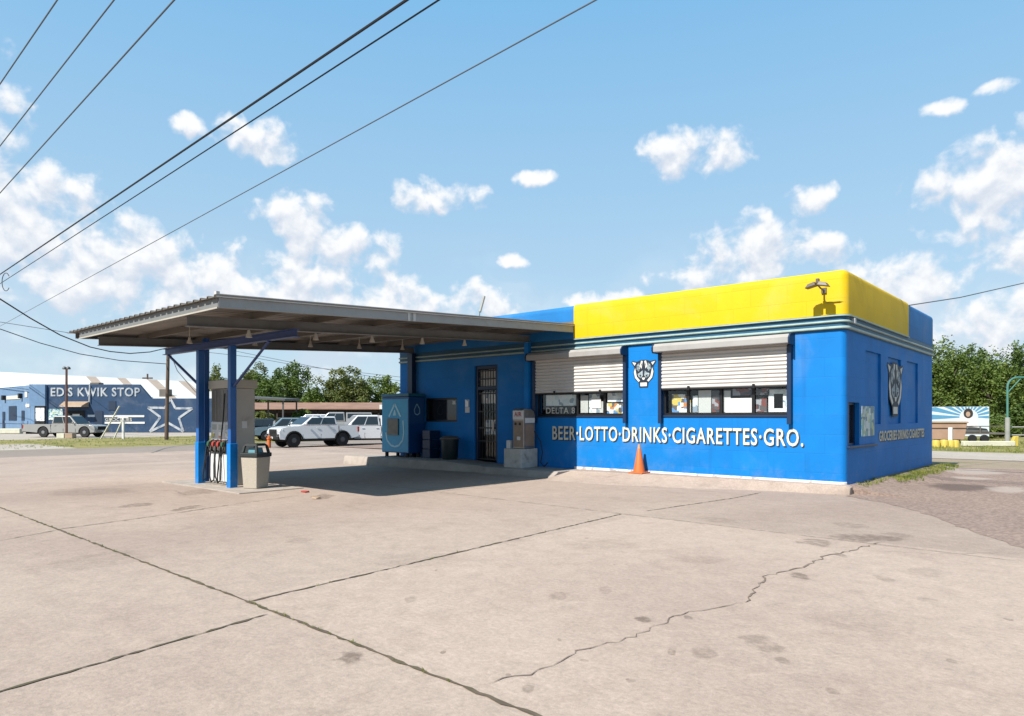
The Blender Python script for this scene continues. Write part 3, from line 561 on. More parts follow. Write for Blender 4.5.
# barred doorway
df = MB(); df.box(-10.72,-10.62,.05,.2,.2,3.15); df.box(-9.86,-9.765,.05,.2,.2,3.15); df.box(-10.62,-9.86,.05,.2,3.05,3.15); df.box(-10.62,-9.86,.05,.2,2.42,2.52)
door = df.build('door', M['darkblue'], store, bevel=.006)
b = MB()
for k in range(7):
    x = -10.57+k*.11; b.box(x-.009, x+.009, .09, .11, .28, 3.04)
for z in (.3,.85,1.25,1.75,2.3,2.75,3.0): b.box(-10.62,-9.86,.07,.088,z-.018,z+.018)
b.build('security_bars', M['black'], door)
MB().box(-10.62,-9.86,.16,.166,2.53,3.04).build('transom_pane', M['white'], door)
MB().box(-10.62,-9.86,.168,.174,.25,2.41).build('door_glass', M['glass'], door)
MB().box(-10.42,-9.95,.15,.156,1.05,1.5).build('door_notice', M['poster_pale'], door); MB().box(-10.55,-9.95,.15,.156,2.0,2.35).build('door_notice', M['poster_pale'], door)
MB().box(-10.0,-9.93,.02,.06,1.15,1.45).build('door_handle', M['steel'], door, bevel=.01)
# service window under the canopy
f = MB(); f.box(-13,-11.5,.04,.12,1.43,1.49); f.box(-13,-11.5,.04,.12,2.14,2.2); f.box(-13,-12.94,.04,.12,1.49,2.14); f.box(-11.56,-11.5,.04,.12,1.49,2.14)
sw = f.build('service_window', M['black'], store); MB().box(-12.94,-11.56,.08,.086,1.49,2.14).build('window_pane', M['glassdark'], sw)
MB().box(-11.78,-11.64,.07,.075,1.98,2.1).build('window_sticker', M['white'], sw)
MB().box(-11.12,-10.94,-.012,-.002,1.9,2.13).build('wall_notice', M['poster_pale'], store); MB().box(-11.12,-10.93,-.014,-.003,1.72,1.89).build('wall_notice', M['white'], store)
# side service window and poster
f = MB(); f.box(-.17,-.09,.22,1.02,.98,1.03); f.box(-.17,-.09,.22,1.02,1.85,1.9); f.box(-.17,-.09,.22,.28,1.03,1.85); f.box(-.17,-.09,.96,1.02,1.03,1.85); f.box(-.16,-.1,.58,.64,1.03,1.85)
sw = f.build('side_window', M['darkblue'], store); MB().box(-.14,-.134,.28,.96,1.03,1.85).build('window_pane', M['glassdark'], sw); MB().box(-.128,-.122,.30,.42,1.25,1.6).build('window_sticker', M['white'], sw)
MB().box(-.02,.06,.12,2.3,.93,.975).build('window_sill', M['darkblue'], sw, bevel=.008)
MB().box(.003,.016,1.16,2.18,1.16,1.83).build('wall_poster', M['poster_teal'], store)
# lettering
FN = lambda off, dx=0, dz=0: (lambda x, y, z: (-7.66+dx+x, -off-z, .95+dz+y))
LET = 'BEER\u00b7LOTTO\u00b7DRINKS\u00b7CIGARETTES\u00b7GRO.'
text('wall_lettering_shade', LET, 6.82, .385, FN(.003, .026, -.028), M['signshade'], store, .002, .03)
text('wall_lettering', LET, 6.82, .385, FN(.0075), M['signgold'], store, .003, .013)
SID = 'GROCERIES\u00b7DRINKS\u00b7CIGARETTES'
text('side_lettering_shade', SID, 5.0, .25, lambda x, y, z: (.003+z, 2.68+x, .99+y), M['signshade'], store, .002, .06)
text('side_lettering', SID, 4.95, .25, lambda x, y, z: (.0075+z, 2.64+x, 1.01+y), M['signcream'], store, .003, .03)
# painted wildcat head emblems
def emblem(fn, name='cat_emblem'):
    def poly(pts, a, b_): m_ = MB(); m_.prism(pts, fn, a, b_); return m_
    def el(cx, cy, rx, ry, n=18, a0=0, a1=360): return [(cx+rx*math.cos(R_(a0+(a1-a0)*i/n)), cy+ry*math.sin(R_(a0+(a1-a0)*i/n))) for i in range(n+(0 if a1-a0 == 360 else 1))]
    back = poly([(-.5,.36),(-.46,.42),(-.28,.38),(-.1,.44),(.1,.44),(.28,.38),(.46,.42),(.5,.36),(.38,.18),(.42,-.02),(.36,-.24),(.2,-.38),(.17,-.56),(-.17,-.56),(-.2,-.38),(-.36,-.24),(-.42,-.02),(-.38,.18)], .002, .006).build(name, M['signshade'], store)
    w = MB()
    for s in (-1, 1):
        f_ = lambda L: [(s*x, y) for x, y in L]
        w.prism(f_([(.30,.34),(.46,.38),(.36,.24)]), fn, .007, .010)                      # ears
        w.prism(f_([(.34,.16),(.39,0),(.34,-.2),(.2,-.35),(.14,-.3),(.27,-.16),(.31,.02)]), fn, .007, .010)   # ruff
        w.prism(f_([(.03,.40),(.10,.41),(.15,.22),(.08,.12)]), fn, .007, .010)
    w.prism([(-.13,-.38),(.13,-.38),(.13,-.51),(-.13,-.51)], fn, .007, .010); w.build('emblem_white', M['signwhite'], back)
    t_ = MB()
    for s in (-1, 1):
        f_ = lambda L: [(s*x, y) for x, y in L]
        t_.prism(f_([(.17,.33),(.26,.27),(.28,.10),(.19,.02),(.14,.14)]), fn, .007, .010)
        t_.prism(f_([(.04,.06),(.12,.0),(.24,-.06),(.2,-.16),(.1,-.22),(.03,-.12)]), fn, .007, .010)
    t_.build('emblem_grey', M['emblem'], back)
    e_ = MB()
    for s in (-1, 1):
        f_ = lambda L: [(s*x, y) for x, y in L]
        for q in ([(.09,.07),(.2,.11),(.16,.04)], [(.06,.3),(.09,.31),(.08,.2)], [(.2,.24),(.24,.22),(.22,.16)], [(.08,-.1),(.17,-.1),(.1,-.17)]): e_.prism(f_(q), fn, .0125, .0135)
    mk = e_.build('emblem_marks', M['signshade'], back)
    n_ = MB(); n_.prism([(-.07,-.2),(.07,-.2),(.03,-.28),(-.03,-.28)], fn, .011, .013); n_.build('emblem_nose', M['signwhite'], back)
emblem(lambda u, v, w: (-4.75+u*.72, -w, 2.72+v*.70))
emblem(lambda u, v, w: (w+.001, 4.2+u*1.66, 2.36+v*1.36))

# wall flood lamp with conduit
fl = thing('flood_lamp', 'small bronze twin flood lamp on the yellow parapet near the corner', 'lamp', (-.40,-.05,4.24)); fl.scale = (.88,.95,.95)
b = MB(); b.box(-.06,.06,-.03,0,-.06,.06); b.tube([(0,-.03,0),(0,-.25,.02),(0,-.42,.06)], .02); b.build('arm', M['bronze'], fl)
for s in (-1, 1):
    b = MB(); b.hexa([(s*.02,-.56,.05),(s*.26,-.56,.0),(s*.26,-.34,.0),(s*.02,-.34,.05),(s*.05,-.53,.13),(s*.20,-.53,.09),(s*.20,-.37,.09),(s*.05,-.37,.13)]); b.build('lamp_head', M['bronze'], fl, bevel=.01)
MB().box(-.035,.035,-.48,-.4,.1,.2).build('sensor', M['bronze'], fl, bevel=.006)
b = MB(); b.tube([(0,-.012,-.06),(0,-.014,-.2),(.06,-.014,-.27),(.34,-.012,-.27),(.45,.08,-.29),(.475,.3,-.32),(.475,.45,-.38),(.475,.5,-.62)], .016); b.build('conduit', M['conduit'], fl, smooth=True)
MB().box(.46,.55,.44,.56,-.72,-.6).build('junction_box', M['white'], fl, bevel=.01)

# ------------------------------------------------------------------ fuel canopy
can = thing('fuel_canopy', 'flat grey steel canopy on blue posts reaching from the store over the pump', 'canopy', (-10.6,-5,0))
CO = (-10.6,-5,0)
zs = lambda y: .05*(y+7.85)
class CB(MB):
    def build(s, *a, **k): s.v = [(x-CO[0], y-CO[1], z) for x, y, z in s.v]; return MB.build(s, *a, **k)
    def sbox(s, x0, x1, y0, y1, z0, z1):
        return s.hexa([(x0,y0,z0+zs(y0)),(x1,y0,z0+zs(y0)),(x1,y1,z0+zs(y1)),(x0,y1,z0+zs(y1)),(x0,y0,z1+zs(y0)),(x1,y0,z1+zs(y0)),(x1,y1,z1+zs(y1)),(x0,y1,z1+zs(y1))])
# ribbed deck
b = CB(); prof = []; x = -14.38
while x < -6.9:
    prof += [(x,0),(x+.19,0),(x+.205,.035),(x+.245,.035)]; x += .26
prof.append((-6.87, 0)); n = len(prof)
for y in (-9.98, -.06):
    b.v += [(x, y, 3.675+h+zs(y)) for x, h in prof]+[(x, y, 3.668+h+zs(y)) for x, h in prof]
for i in range(n-1):
    b.f += [(i, i+1, 2*n+i+1, 2*n+i), (n+i, 3*n+i, 3*n+i+1, n+i+1), (i, n+i, n+i+1, i+1), (2*n+i, 2*n+i+1, 3*n+i+1, 3*n+i)]
b.build('roof_deck', M['deck'], can, fix=False)
def chan_x(b, x0, x1, y, z0, z1, d):   # channel running in x, web at y, flanges towards y+d
    b.sbox(x0, x1, y, y+.008, z0, z1); b.sbox(x0, x1, y+.009, y+d, z0, z0+.012); b.sbox(x0, x1, y+.009, y+d, z1-.012, z1)
b = CB(); chan_x(b, -13.75, -6.93, -9.90, 3.50, 3.664, .07); b.build('end_fascia', M['canopy'], can); b = CB(); b.sbox(-13.75,-6.93,-9.915,-9.901,3.49,3.515); b.build('fascia_lip', M['pumpcap'], can); b = CB(); b.sbox(-14.3,-6.9,-.058,-.048,3.60,3.80); b.build('light_leak_strip', M['purlin'], can)  # last strip is added to stop light leaking between deck and wall
b = CB(); b.sbox(-6.905,-6.895,-9.9,-.06,3.50,3.664); b.sbox(-6.97,-6.906,-9.88,-.06,3.50,3.512); b.build('side_fascia', M['fascia'], can)
b = CB(); b.sbox(-14.2,-14.19,-9.85,-.06,3.53,3.664); b.sbox(-14.189,-14.1,-9.85,-.06,3.53,3.542); b.build('side_fascia', M['canopy'], can)
b = CB(); b.sbox(-6.893,-6.862,-9.93,-.05,3.668,3.725); b.build('roof_trim', M['trim'], can)
b = CB(); b.box(-6.94,-6.86,-9.96,-9.9,3.565,3.66); b.build('corner_clip', M['trim'], can)
for y in (-5.85,-5.7): b = CB(); b.sbox(-6.892,-6.884,y-.035,y+.035,3.50,3.664); b.build('fascia_splice', M['trim'], can)
for xb, y0 in ((-8.47,-9.74), (-13.5,-9.58)):
    b = CB(); b.sbox(xb-.075, xb+.075, y0, -.06, 3.33, 3.345); b.sbox(xb-.075, xb+.075, y0, -.06, 3.515, 3.53); b.sbox(xb-.006, xb+.006, y0, -.06, 3.3455, 3.5145)
    b.build('main_beam', M['canopy'], can)
for i, y in enumerate([-8.5,-7.08,-5.6,-4.12,-2.65,-1.2]):
    b = CB(); b.sbox(-14.18,-6.98,y,y+.008,3.532,3.662); b.sbox(-14.18,-6.98,y+.009,y+.07,3.532,3.542); b.build('purlin', M['purlin'], can)
b = CB(); b.box(-14.1,-7.9,-7.92,-7.78,3.17,3.185); b.box(-14.1,-7.9,-7.92,-7.78,3.312,3.327); b.box(-14.1,-7.9,-7.855,-7.845,3.1855,3.3115); b.build('cross_beam', M['beamblue'], can)
for x in (-12.12, -10.55):
    b = CB(); b.box(x-.07,x+.07,-7.92,-7.78,0,3.168); c = b.build('column', M['steelblue'], can, bevel=.008)
    b = CB(); b.box(x-.086,x+.086,-7.936,-7.764,.0,1.0); b.build('column_lower_box', M['blue'], c, bevel=.01)  # wider box in a brighter blue round the column's lower part
b = CB(); b.box(-12.49,-12.37,-7.63,-7.51,0,3.5); b.build('column', M['steelblue'], can, bevel=.008)
b = CB(); b.box(-8.55,-8.40,-.19,-.05,.17,3.72); b.build('wall_column', M['blue'], can, bevel=.006)
b = CB(); b.box(-13.66,-13.42,-.22,-.05,.27,3.7); b.build('wall_column', M['darkblue'], can, bevel=.006)
for p, q in (((-12.21,-7.85,2.36),(-13.92,-7.85,3.165)), ((-10.46,-7.85,2.27),(-8.95,-7.85,3.165))): b = CB(); b.tube([p, q], .032, 6); b.build('knee_brace', M['beamblue'], can)
# lamps below the canopy
ORD = ['first', 'second', 'third', 'fourth', 'fifth', 'sixth']
def lamp(x, y, z, top, label):
    t = thing('canopy_lamp', label, 'lamp', (x, y, z), 0, 'small white lamps hanging under the canopy'); t.scale = (.72,.72,1)
    MB().lathe([(.016,.09),(.016,top-z)], (0,0,0), 8).build('stem', M['lamp'], t)
    MB().lathe([(.025,.10),(.035,.09),(.045,.04),(.09,-.05),(.085,-.05),(.03,.03)], (0,0,0), 14).build('lamp_shade', M['lamp'], t, smooth=True)
ys = [-8.55,-7.06,-5.6,-4.1,-2.66]
for i, y in enumerate(ys): lamp(-8.47, y, 3.225+zs(y), 3.328+zs(y), f'small white lamp under the nearer canopy beam, {ORD[i]} from the pump end')
ys = [-8.5,-6.96,-5.46,-3.96,-2.46]
for i, y in enumerate(ys): lamp(-11.2, y, 3.30+zs(y), 3.665+zs(y), f'small white lamp in the back row below the canopy, {ORD[i]} from the open end')
an = thing('rooftop_antenna', 'thin slanted antenna mast on the canopy roof', 'antenna', (-8.7,-1.9,4.0))
MB().tube([(0,0,-.02),(.0,.05,.45)], .012, 6).build('mast', M['post'], an); MB().tube([(0,.05,.42),(.02,.2,.86)], .035, 8).build('antenna_tube', M['pipegrey'], an); MB().box(-.12,.12,-.12,.12,-.05,-.02).build('base_plate', M['pipegrey'], an)
MB().tube([(0,.02,.2),(-.35,.3,-.03)], .008, 6).build('stay', M['post'], an)

# ------------------------------------------------------------------ pump island
isl = struct(MB().box(-13.2,-9.35,-8.3,-6.8,-.1,.022).build('pump_island', M['walk'], None, bevel=.01))
pump = thing('fuel_pump', 'old tall beige fuel dispenser with black hoses behind the blue canopy post', 'fuel pump', (-11.45,-7.38,.03))
b = MB(); b.box(-.55,.55,-.25,.26,.0,2.22); b.build('cabinet', M['pumpgrey'], pump, bevel=.015)
MB().box(-.6,.6,-.31,.3,2.222,2.42).build('cap', M['pumpcap'], pump, bevel=.015)
MB().box(-.50,.50,-.275,-.252,1.46,2.2).build('upper_panel', M['pumpdark'], pump)
b = MB()
for k in range(6): b.box(-.46+.18*k,-.455+.18*k,-.285,-.276,1.48,2.18)
b.build('panel_ribs', M['pumpgrey'], pump)
MB().box(-.50,.50,-.29,-.252,1.02,1.44).build('display_panel', M['white'], pump, bevel=.006)
for x in (-.33, 0, .33): MB().box(x-.11,x+.11,-.296,-.291,1.26,1.38).build('price_display', M['screen'], pump); MB().box(x-.10,x+.02,-.296,-.291,1.08,1.2).build('grade_label', M['poster_bright'], pump)
MB().box(-.54,.54,-.34,-.252,.74,1.0).build('nozzle_shelf', M['pumpdark'], pump, bevel=.01)
MB().box(-.53,.53,-.285,-.252,.06,.72).build('lower_panel', M['white'], pump, bevel=.006)
MB().box(.551,.557,-.06,.06,1.3,1.46).build('side_label', M['white'], pump)
for k, (x, mm) in enumerate(((-.36,'green'),(-.12,'red'),(.12,'red'),(.33,'green'))):
    b = MB(); b.hexa([(x-.045,-.46,.86),(x+.045,-.46,.86),(x+.045,-.30,.92),(x-.045,-.30,.92),(x-.045,-.44,.98),(x+.045,-.44,.98),(x+.045,-.30,1.02),(x-.045,-.30,1.02)]); nz = b.build('nozzle', M[mm], pump, bevel=.015)
    MB().tube([(x,-.44,.9),(x,-.47,.8),(x,-.36,.74)], .018, 6).build('nozzle_spout', M['rubber'], nz)
    if True:
        dx = (-.1,.08,.16,-.05)[k]
        MB().tube([(x,-.46,.9),(x+.02,-.50,.62),(x+dx*.5,-.52,.2),(x+dx,-.50,.05),(x+dx+.09,-.48,.12),(x+dx+.07,-.46,.6),(x+.1,-.40,1.0)]+([(x+.09,-.34,1.5),(x+.09,-.30,2.1)] if k == 2 else [(x+.1,-.34,1.03)]), .016, 7).build('hose', M['rubber'], pump, smooth=True)
# waste bin by the pump
wb = thing('waste_bin', 'beige square waste bin with dark dome lid beside the pump', 'bin', (*at(255.8,15.25),.022), R_(20))
wb.scale = (.80,.80,.93)
b = MB(); b.hexa([(-.23,-.23,0),(.23,-.23,0),(.23,.23,0),(-.23,.23,0),(-.275,-.275,.74),(.275,-.275,.74),(.275,.275,.74),(-.275,.275,.74)]); b.build('bin_body', M['binbeige'], wb, bevel=.02)
MB().box(-.30,.30,-.30,.30,.741,.84).build('lid_rim', M['binlid'], wb, bevel=.02)
b = MB()
for sx in (-1, 1):
    for s2 in (-1, 1): b.hexa([(sx*.27,s2*.27,.842),(sx*.20,s2*.27,.842),(sx*.20,s2*.20,.842),(sx*.27,s2*.20,.842),(sx*.23,s2*.23,1.0),(sx*.17,s2*.23,1.0),(sx*.17,s2*.17,1.0),(sx*.23,s2*.17,1.0)])
b.hexa([(-.235,-.235,1.002),(.235,-.235,1.002),(.235,.235,1.002),(-.235,.235,1.002),(-.17,-.17,1.06),(.17,-.17,1.06),(.17,.17,1.06),(-.17,.17,1.06)]); b.build('dome_lid', M['binlid'], wb, bevel=.008)
MB().hexa([(-.15,-.15,.80),(.15,-.15,.80),(.15,.15,.80),(-.15,.15,.80),(-.12,-.12,.96),(.12,-.12,.96),(.12,.12,.96),(-.12,.12,.96)]).build('bin_liner', M['binbag'], wb)

# ------------------------------------------------------------------ things along the store front
k = thing('water_kiosk', 'teal and navy water vending kiosk at the far end of the store wall', 'vending kiosk', (-13.62,-.42,.27))
b = MB(); b.box(-.69,.69,-.35,.33,.14,1.98); b.build('kiosk_body', M['kioskside'], k, bevel=.02)
MB().box(-.67,.67,-.362,-.352,.17,1.9).build('front_panel', M['kiosk'], k); MB().box(.692,.70,-.33,.31,1.1,1.95).build('side_panel', M['kiosktop'], k)
MB().box(-.71,.71,-.38,.35,1.982,2.08).build('kiosk_cap', M['kioskrim'], k, bevel=.02)
arc = [(-.36,1.3)]+[(-.45*math.cos(R_(a))*1.0, .78-.42*math.sin(R_(a))) for a in range(0,181,15)]+[(.36,1.3)]
def band2(pts, w, fn, a, c):
    m_ = MB()
    for p, q in zip(pts[:-1], pts[1:]):
        dx, dy = q[0]-p[0], q[1]-p[1]; L = math.hypot(dx, dy); nx, ny = -dy/L*w/2, dx/L*w/2
        m_.prism([(p[0]+nx,p[1]+ny),(p[0]-nx,p[1]-ny),(q[0]-nx,q[1]-ny),(q[0]+nx,q[1]+ny)], fn, a, c)
    return m_
fk = lambda u, v, w: (u, -w, v)
band2([(-.46,.8),(-.40,.55),(-.2,.38),(0,.34),(.2,.38),(.40,.55),(.46,.8),(.42,1.2)], .06, fk, .364, .368).build('drop_outline', M['kioskmark'], k)
band2([(-.3,1.32),(0,1.74),(.3,1.32)], .07, fk, .364, .368).build('drop_tip', M['kioskmark'], k)
MB().box(-.36,.2,-.40,-.364,.72,1.26).build('dispensing_bay', M['pumpdark'], k, bevel=.01)
MB().prism([(-.09,1.36),(.09,1.36),(.02,1.55),(-.02,1.55)], fk, .364, .369).build('drop_emblem', M['kioskmark'], k)
fs = lambda u, v, w: (w, u, v)
band2([(-.02,1.74),(-.13,1.55),(-.1,1.42),(0,1.38),(.1,1.44),(.1,1.58),(-.02,1.74)], .03, fs, .701, .704).build('drop_emblem', M['kioskmark'], k)
for x in (-.55, .5):
    for y in (-.25, .22): MB().cyl((x,y,0),(x,y,.138), .06, 10).build('foot', M['rubber'], k)
gb = thing('wall_bin', 'dark green round bin against the wall between kiosk and door', 'bin', (-11.35,-.45,.27))
MB().lathe([(.22,0),(.25,.05),(.28,.62),(.29,.62)], (0,0,0), 20).build('bin_body', M['bingreen'], gb, smooth=True); MB().lathe([(.29,.622),(.31,.63),(.31,.66),(.2,.72),(.02,.74)], (0,0,0), 20).build('bin_lid', M['post'], gb, smooth=True)
cr = thing('black_crates', 'stacked black crates between the kiosk and the round bin', 'crate', (-12.35,-.33,.27))
for j in range(3):
    c_ = MB(); z = j*.30
    c_.box(-.17,.17,-.2,.2,z+.002,z+.03)
    for s in (-1, 1): c_.box(-.17,.17,s*.2-.012,s*.2+.012,z+.03,z+.28); c_.box(s*.17-.012,s*.17+.012,-.185,.185,z+.03,z+.28)
    o = c_.build('crate', M['darkblue'], cr)
cr_objs = [o for o in cr.children]
for i, o in enumerate(cr_objs):      # every crate can be lifted away: a thing of its own
    o.parent = None; o.location = cr.location; tag(o, f'dark crate beside the water kiosk, {("bottom", "middle", "topmost")[i]} of its stack', 'crate', 'crates stacked beside the kiosk')
bpy.data.objects.remove(cr)
bl = tag(MB().box(-8.76,-8.12,-.82,-.10,.172,.70).build('concrete_block', M['footing'], None, bevel=.015), 'white painted concrete block under the coin air machine', 'block')
b = MB(); b.box(-8.765,-8.13,-.826,-.8235,.43,.44)
air = thing('air_machine', 'steel coin operated tyre air machine with red AIR sign on a white block', 'air machine', (-8.31,-.47,.70))
b = MB(); b.prism([(-.25,0),(.25,0),(.25,.92),(.2,1.04),(.1,1.1),(-.2,1.12),(-.25,1.08)], lambda u, v, w: (w, u, v), -.2, .2); b.build('cabinet', M['steel'], air, bevel=.02)
MB().box(-.18,.18,-.258,-.252,.05,.78).build('front_panel', M['copper'], air); MB().box(.202,.208,-.2,.2,.08,.68).build('side_panel', M['copper'], air)
sg = MB().box(-.19,.19,-.262,-.252,.82,1.06).build('sign_panel', M['white'], air)
text('sign_lettering', 'AIR', .26, .13, lambda x, y, z: (-.13+x, -.264-z, .90+y), M['airred'], sg, .003, .02)
MB().box(.202,.210,-.2,.22,.72,.86).build('side_sign', M['white'], air)
for x in (-.09, .07): MB().box(x-.035,x+.035,-.268,-.259,.66,.73).build('coin_slot', M['black'], air)
MB().box(-.03,.09,-.28,-.259,.24,.34).build('coin_return', M['white'], air, bevel=.01)
b = MB(); b.tube([(.2,.2,.5),(.35,.3,.2),(.42,.3,-.1),(.36,.3,-.4),(.5,.28,-.5),(.62,.3,-.38)], .014, 6); b.build('air_hose', M['rubber'], air, smooth=True)
sb = tag(MB().box(-8.74,-8.60,-.74,-.62,.702,.93).build('paper_cup_box', M['white'], None, bevel=.01), 'small white box on the concrete block left of the air machine', 'box')
cone = thing('traffic_cone', 'faded orange traffic cone standing at the blue wall under the lettering', 'traffic cone', (-4.72,-.27,.19))
MB().box(-.2,.2,-.2,.2,0,.035).build('cone_base', M['orange'], cone, bevel=.012)
MB().lathe([(.15,.036),(.145,.06),(.028,.70),(.02,.71)], (0,0,0), 24).build('cone_body', M['orange'], cone, smooth=True)
MB().lathe([(.0452,.615),(.0345,.675),(.032,.715),(.0,.72)], (0,0,0), 20).build('cone_tip', M['coneband'], cone, smooth=True)

# ------------------------------------------------------------------ vehicles
def arcpts(cx, r, z0, n=9, rev=False):
    a0 = math.asin(max(-1, min(1, z0/r))) if r else 0
    return [(cx+r*math.cos(a0+(math.pi-2*a0)*i/n), None, r*math.sin(a0+(math.pi-2*a0)*i/n)) for i in range(n+1)]
def wheel_mesh(r, w): return MB().lathe([(r*.62,-w/2),(r*.93,-w/2),(r,-w/2+.04),(r,w/2-.04),(r*.93,w/2),(r*.62,w/2)], (0,0,0), 24, 'Y')
def vehicle(name, label, cat, loc, rz, L, W, H, hood, belt, xc_front, xc_rear, wb, fa, wr, paint, rim, kind='pickup', wins=2, group=None, cap=False, steps=True, sill=.42, flare=False):
    """x forward. fa = distance of front axle behind the nose; xc = cab front (windscreen foot) and rear, from the nose backwards"""
    t = thing(name, label, cat, loc, rz, group); nose, tailx = L/2, -L/2
    xa, xb = nose-fa, nose-fa-wb; cf, cr_ = nose-xc_front, nose-xc_rear; R1 = wr*1.2
    zc = wr
    def arch(cx):
        z0 = sill-zc; a0 = math.asin(max(-.95, min(.95, z0/R1))); n = 9
        return [(cx+R1*math.cos(a0+(math.pi-2*a0)*i/n), zc+R1*math.sin(a0+(math.pi-2*a0)*i/n)) for i in range(n+1)]
    bed = belt-.02 if kind == 'pickup' else belt
    poly = [(tailx+.04, sill+.12), (tailx, belt-.25), (tailx+.02, bed), (cr_, bed), (cr_-.001, belt), (cf, belt), (cf+.12, hood), (nose-.7, hood-.03), (nose-.3, hood-.09), (nose-.1, hood-.17), (nose-.02, hood-.34), (nose, sill+.2), (nose-.05, sill+.03)]
    poly += arch(xa)+arch(xb)
    b = MB(); n = len(poly)
    def yy(z): return W/2*(1-.07*max(0, (z-.8)/.5)) if z > .8 else W/2*(.985 if z < sill+.1 else 1)
    b.v = [(x, -yy(z), z) for x, z in poly]+[(x, yy(z), z) for x, z in poly]
    b.f = [tuple(range(n)), tuple(range(2*n-1, n-1, -1))]+[(i, n+i, n+(i+1) % n, (i+1) % n) for i in range(n)]
    body = b.build('body', paint, t, bevel=.055, seg=3)
    if flare:
        for cx in (xa, xb):
            for s in (-1, 1): MB().tube([(x, s*(yy(.7)-.01), z) for x, z in arch(cx)], .055, 6).build('wheel_arch_flare', M['under'], body)
        MB().box(xb+R1, xa-R1, -W/2-.03, W/2+.03, sill-.08, sill+.05).build('rocker_guard', M['under'], body, bevel=.02)
    MB().box(tailx+.25, nose-.3, -W/2+.16, W/2-.16, sill-.12, belt-.12).build('underbody', M['under'], t)
    # greenhouse
    bw, rw = W/2*.94, W/2*.80; sr = .12 if kind == 'pickup' else .22; sf = .72 if kind == 'pickup' else .8
    base = [(cr_+.01,-bw),(cf,-bw),(cf,bw),(cr_+.01,bw)]; top = [(cr_+sr,-rw),(cf-sf,-rw),(cf-sf,rw),(cr_+sr,rw)]
    g = MB(); g.hexa([(x,y,belt+.0) for x, y in base]+[(x,y,H) for x, y in top]); cab = g.build('cabin', paint, t, bevel=.085, seg=4)
    def panel(q, u0, u1, v0, v1, nm, off=.012, d=(0,0)):
        P = lambda u, v: (Vector(q[0])*(1-u)+Vector(q[1])*u)*(1-v)+(Vector(q[3])*(1-u)+Vector(q[2])*u)*v
        a, b2, c, e = P(u0+d[0],v0), P(u1+d[1]*0,v0), P(u1,v1), P(u0,v1); nrm = (b2-a).cross(e-a).normalized()
        m_ = MB(); m_.hexa([p-nrm*.01 for p in (a,b2,c,e)]+[p+nrm*off for p in (a,b2,c,e)]); m_.build(nm, M['carglass'], cab, bevel=.008)
    Bm = [(x,y,belt) for x, y in base]; Tm = [(x,y,H) for x, y in top]
    for s in (0, 1):
        q = [Bm[0],Bm[1],Tm[1],Tm[0]] if s == 0 else [Bm[2],Bm[3],Tm[3],Tm[2]]
        for i in range(wins):
            u0, u1 = .05+i*.9/wins+.015, .05+(i+1)*.9/wins-.015
            if s == 0: u0, u1 = u0, u1
            panel(q, u0, u1, .12, .86, 'window')
    panel([Bm[1],Bm[2],Tm[2],Tm[1]], .05, .95, .08, .93, 'windscreen'); panel([Bm[3],Bm[0],Tm[0],Tm[3]], .1, .9, .2, .85, 'rear_window')
    if kind == 'pickup' and not cap: MB().box(tailx+.1, cr_-.06, -W/2+.17, W/2-.17, belt-.06, belt-.012).build('bed_liner', M['under'], t)
    if cap:
        g = MB(); g.hexa([(tailx+.03,-bw,belt),(cr_-.03,-bw,belt),(cr_-.03,bw,belt),(tailx+.03,bw,belt),(tailx+.2,-rw,H-.03),(cr_-.03,-rw,H-.03),(cr_-.03,rw,H-.03),(tailx+.2,rw,H-.03)]); cp = g.build('bed_cap', paint, t, bevel=.04)
        for s in (-1, 1):
            y0, y1 = s*(bw-(bw-rw)*.3), s*(bw-(bw-rw)*.85)
            g = MB(); g.hexa([(tailx+.2,y0+s*.01,belt+.15),(cr_-.15,y0+s*.01,belt+.15),(cr_-.15,y0-s*.05,belt+.15),(tailx+.2,y0-s*.05,belt+.15),(tailx+.27,y1+s*.01,H-.12),(cr_-.15,y1+s*.01,H-.12),(cr_-.15,y1-s*.05,H-.12),(tailx+.27,y1-s*.05,H-.12)]); g.build('cap_window', M['carglass'], cp)
    for x in (xa, xb):
        for s in (-1, 1):
            w = wheel_mesh(wr, .26).build('wheel', M['tyre'], t, smooth=True); w.location = (x, s*(W/2-.15), wr)
            r_ = MB(); r_.lathe([(wr*.6,-.02),(wr*.62,.02),(wr*.5,.03),(wr*.2,.06),(.05,.06)], (0,0,0), 20, 'Y'); r_.v = [(a, c*s+s*.085, e) for a, c, e in r_.v]; rm = r_.build('rim', rim, w, smooth=True)
            for j in range(6):
                a = j*math.pi/3; m_ = MB(); m_.cyl((wr*.38*math.cos(a), s*.112, wr*.38*math.sin(a)), (wr*.38*math.cos(a), s*.135, wr*.38*math.sin(a)), wr*.1, 8)
                if j == 0: hub = m_
                else: hub.add(m_.v, m_.f)
            hub.build('rim_holes', M['rimblack'], w)
    for s in (-1, 1):
        MB().hexa([(nose-.2,s*W/2*.94,hood-.36),(nose+.015,s*W/2*.60,hood-.40),(nose+.02,s*W/2*.60,hood-.22),(nose-.2,s*W/2*1.0,hood-.18),(nose-.3,s*W/2*.90,hood-.36),(nose-.12,s*W/2*.60,hood-.40),(nose-.12,s*W/2*.60,hood-.22),(nose-.3,s*W/2*.9,hood-.18)]).build('headlight', M['headlight'], t, bevel=.01)
        MB().box(tailx-.012, tailx+.1, s*W/2*.93-.07, s*W/2*.93+.07, belt-.42, belt-.1).build('tail_light', M['tail'], t, bevel=.01)
        m_ = MB(); m_.box(cf-.30, cf-.2, s*(W/2) if s > 0 else -W/2-.15, s*(W/2)+.15 if s > 0 else -W/2, belt+.05, belt+.2); m_.build('mirror', paint, t, bevel=.03)
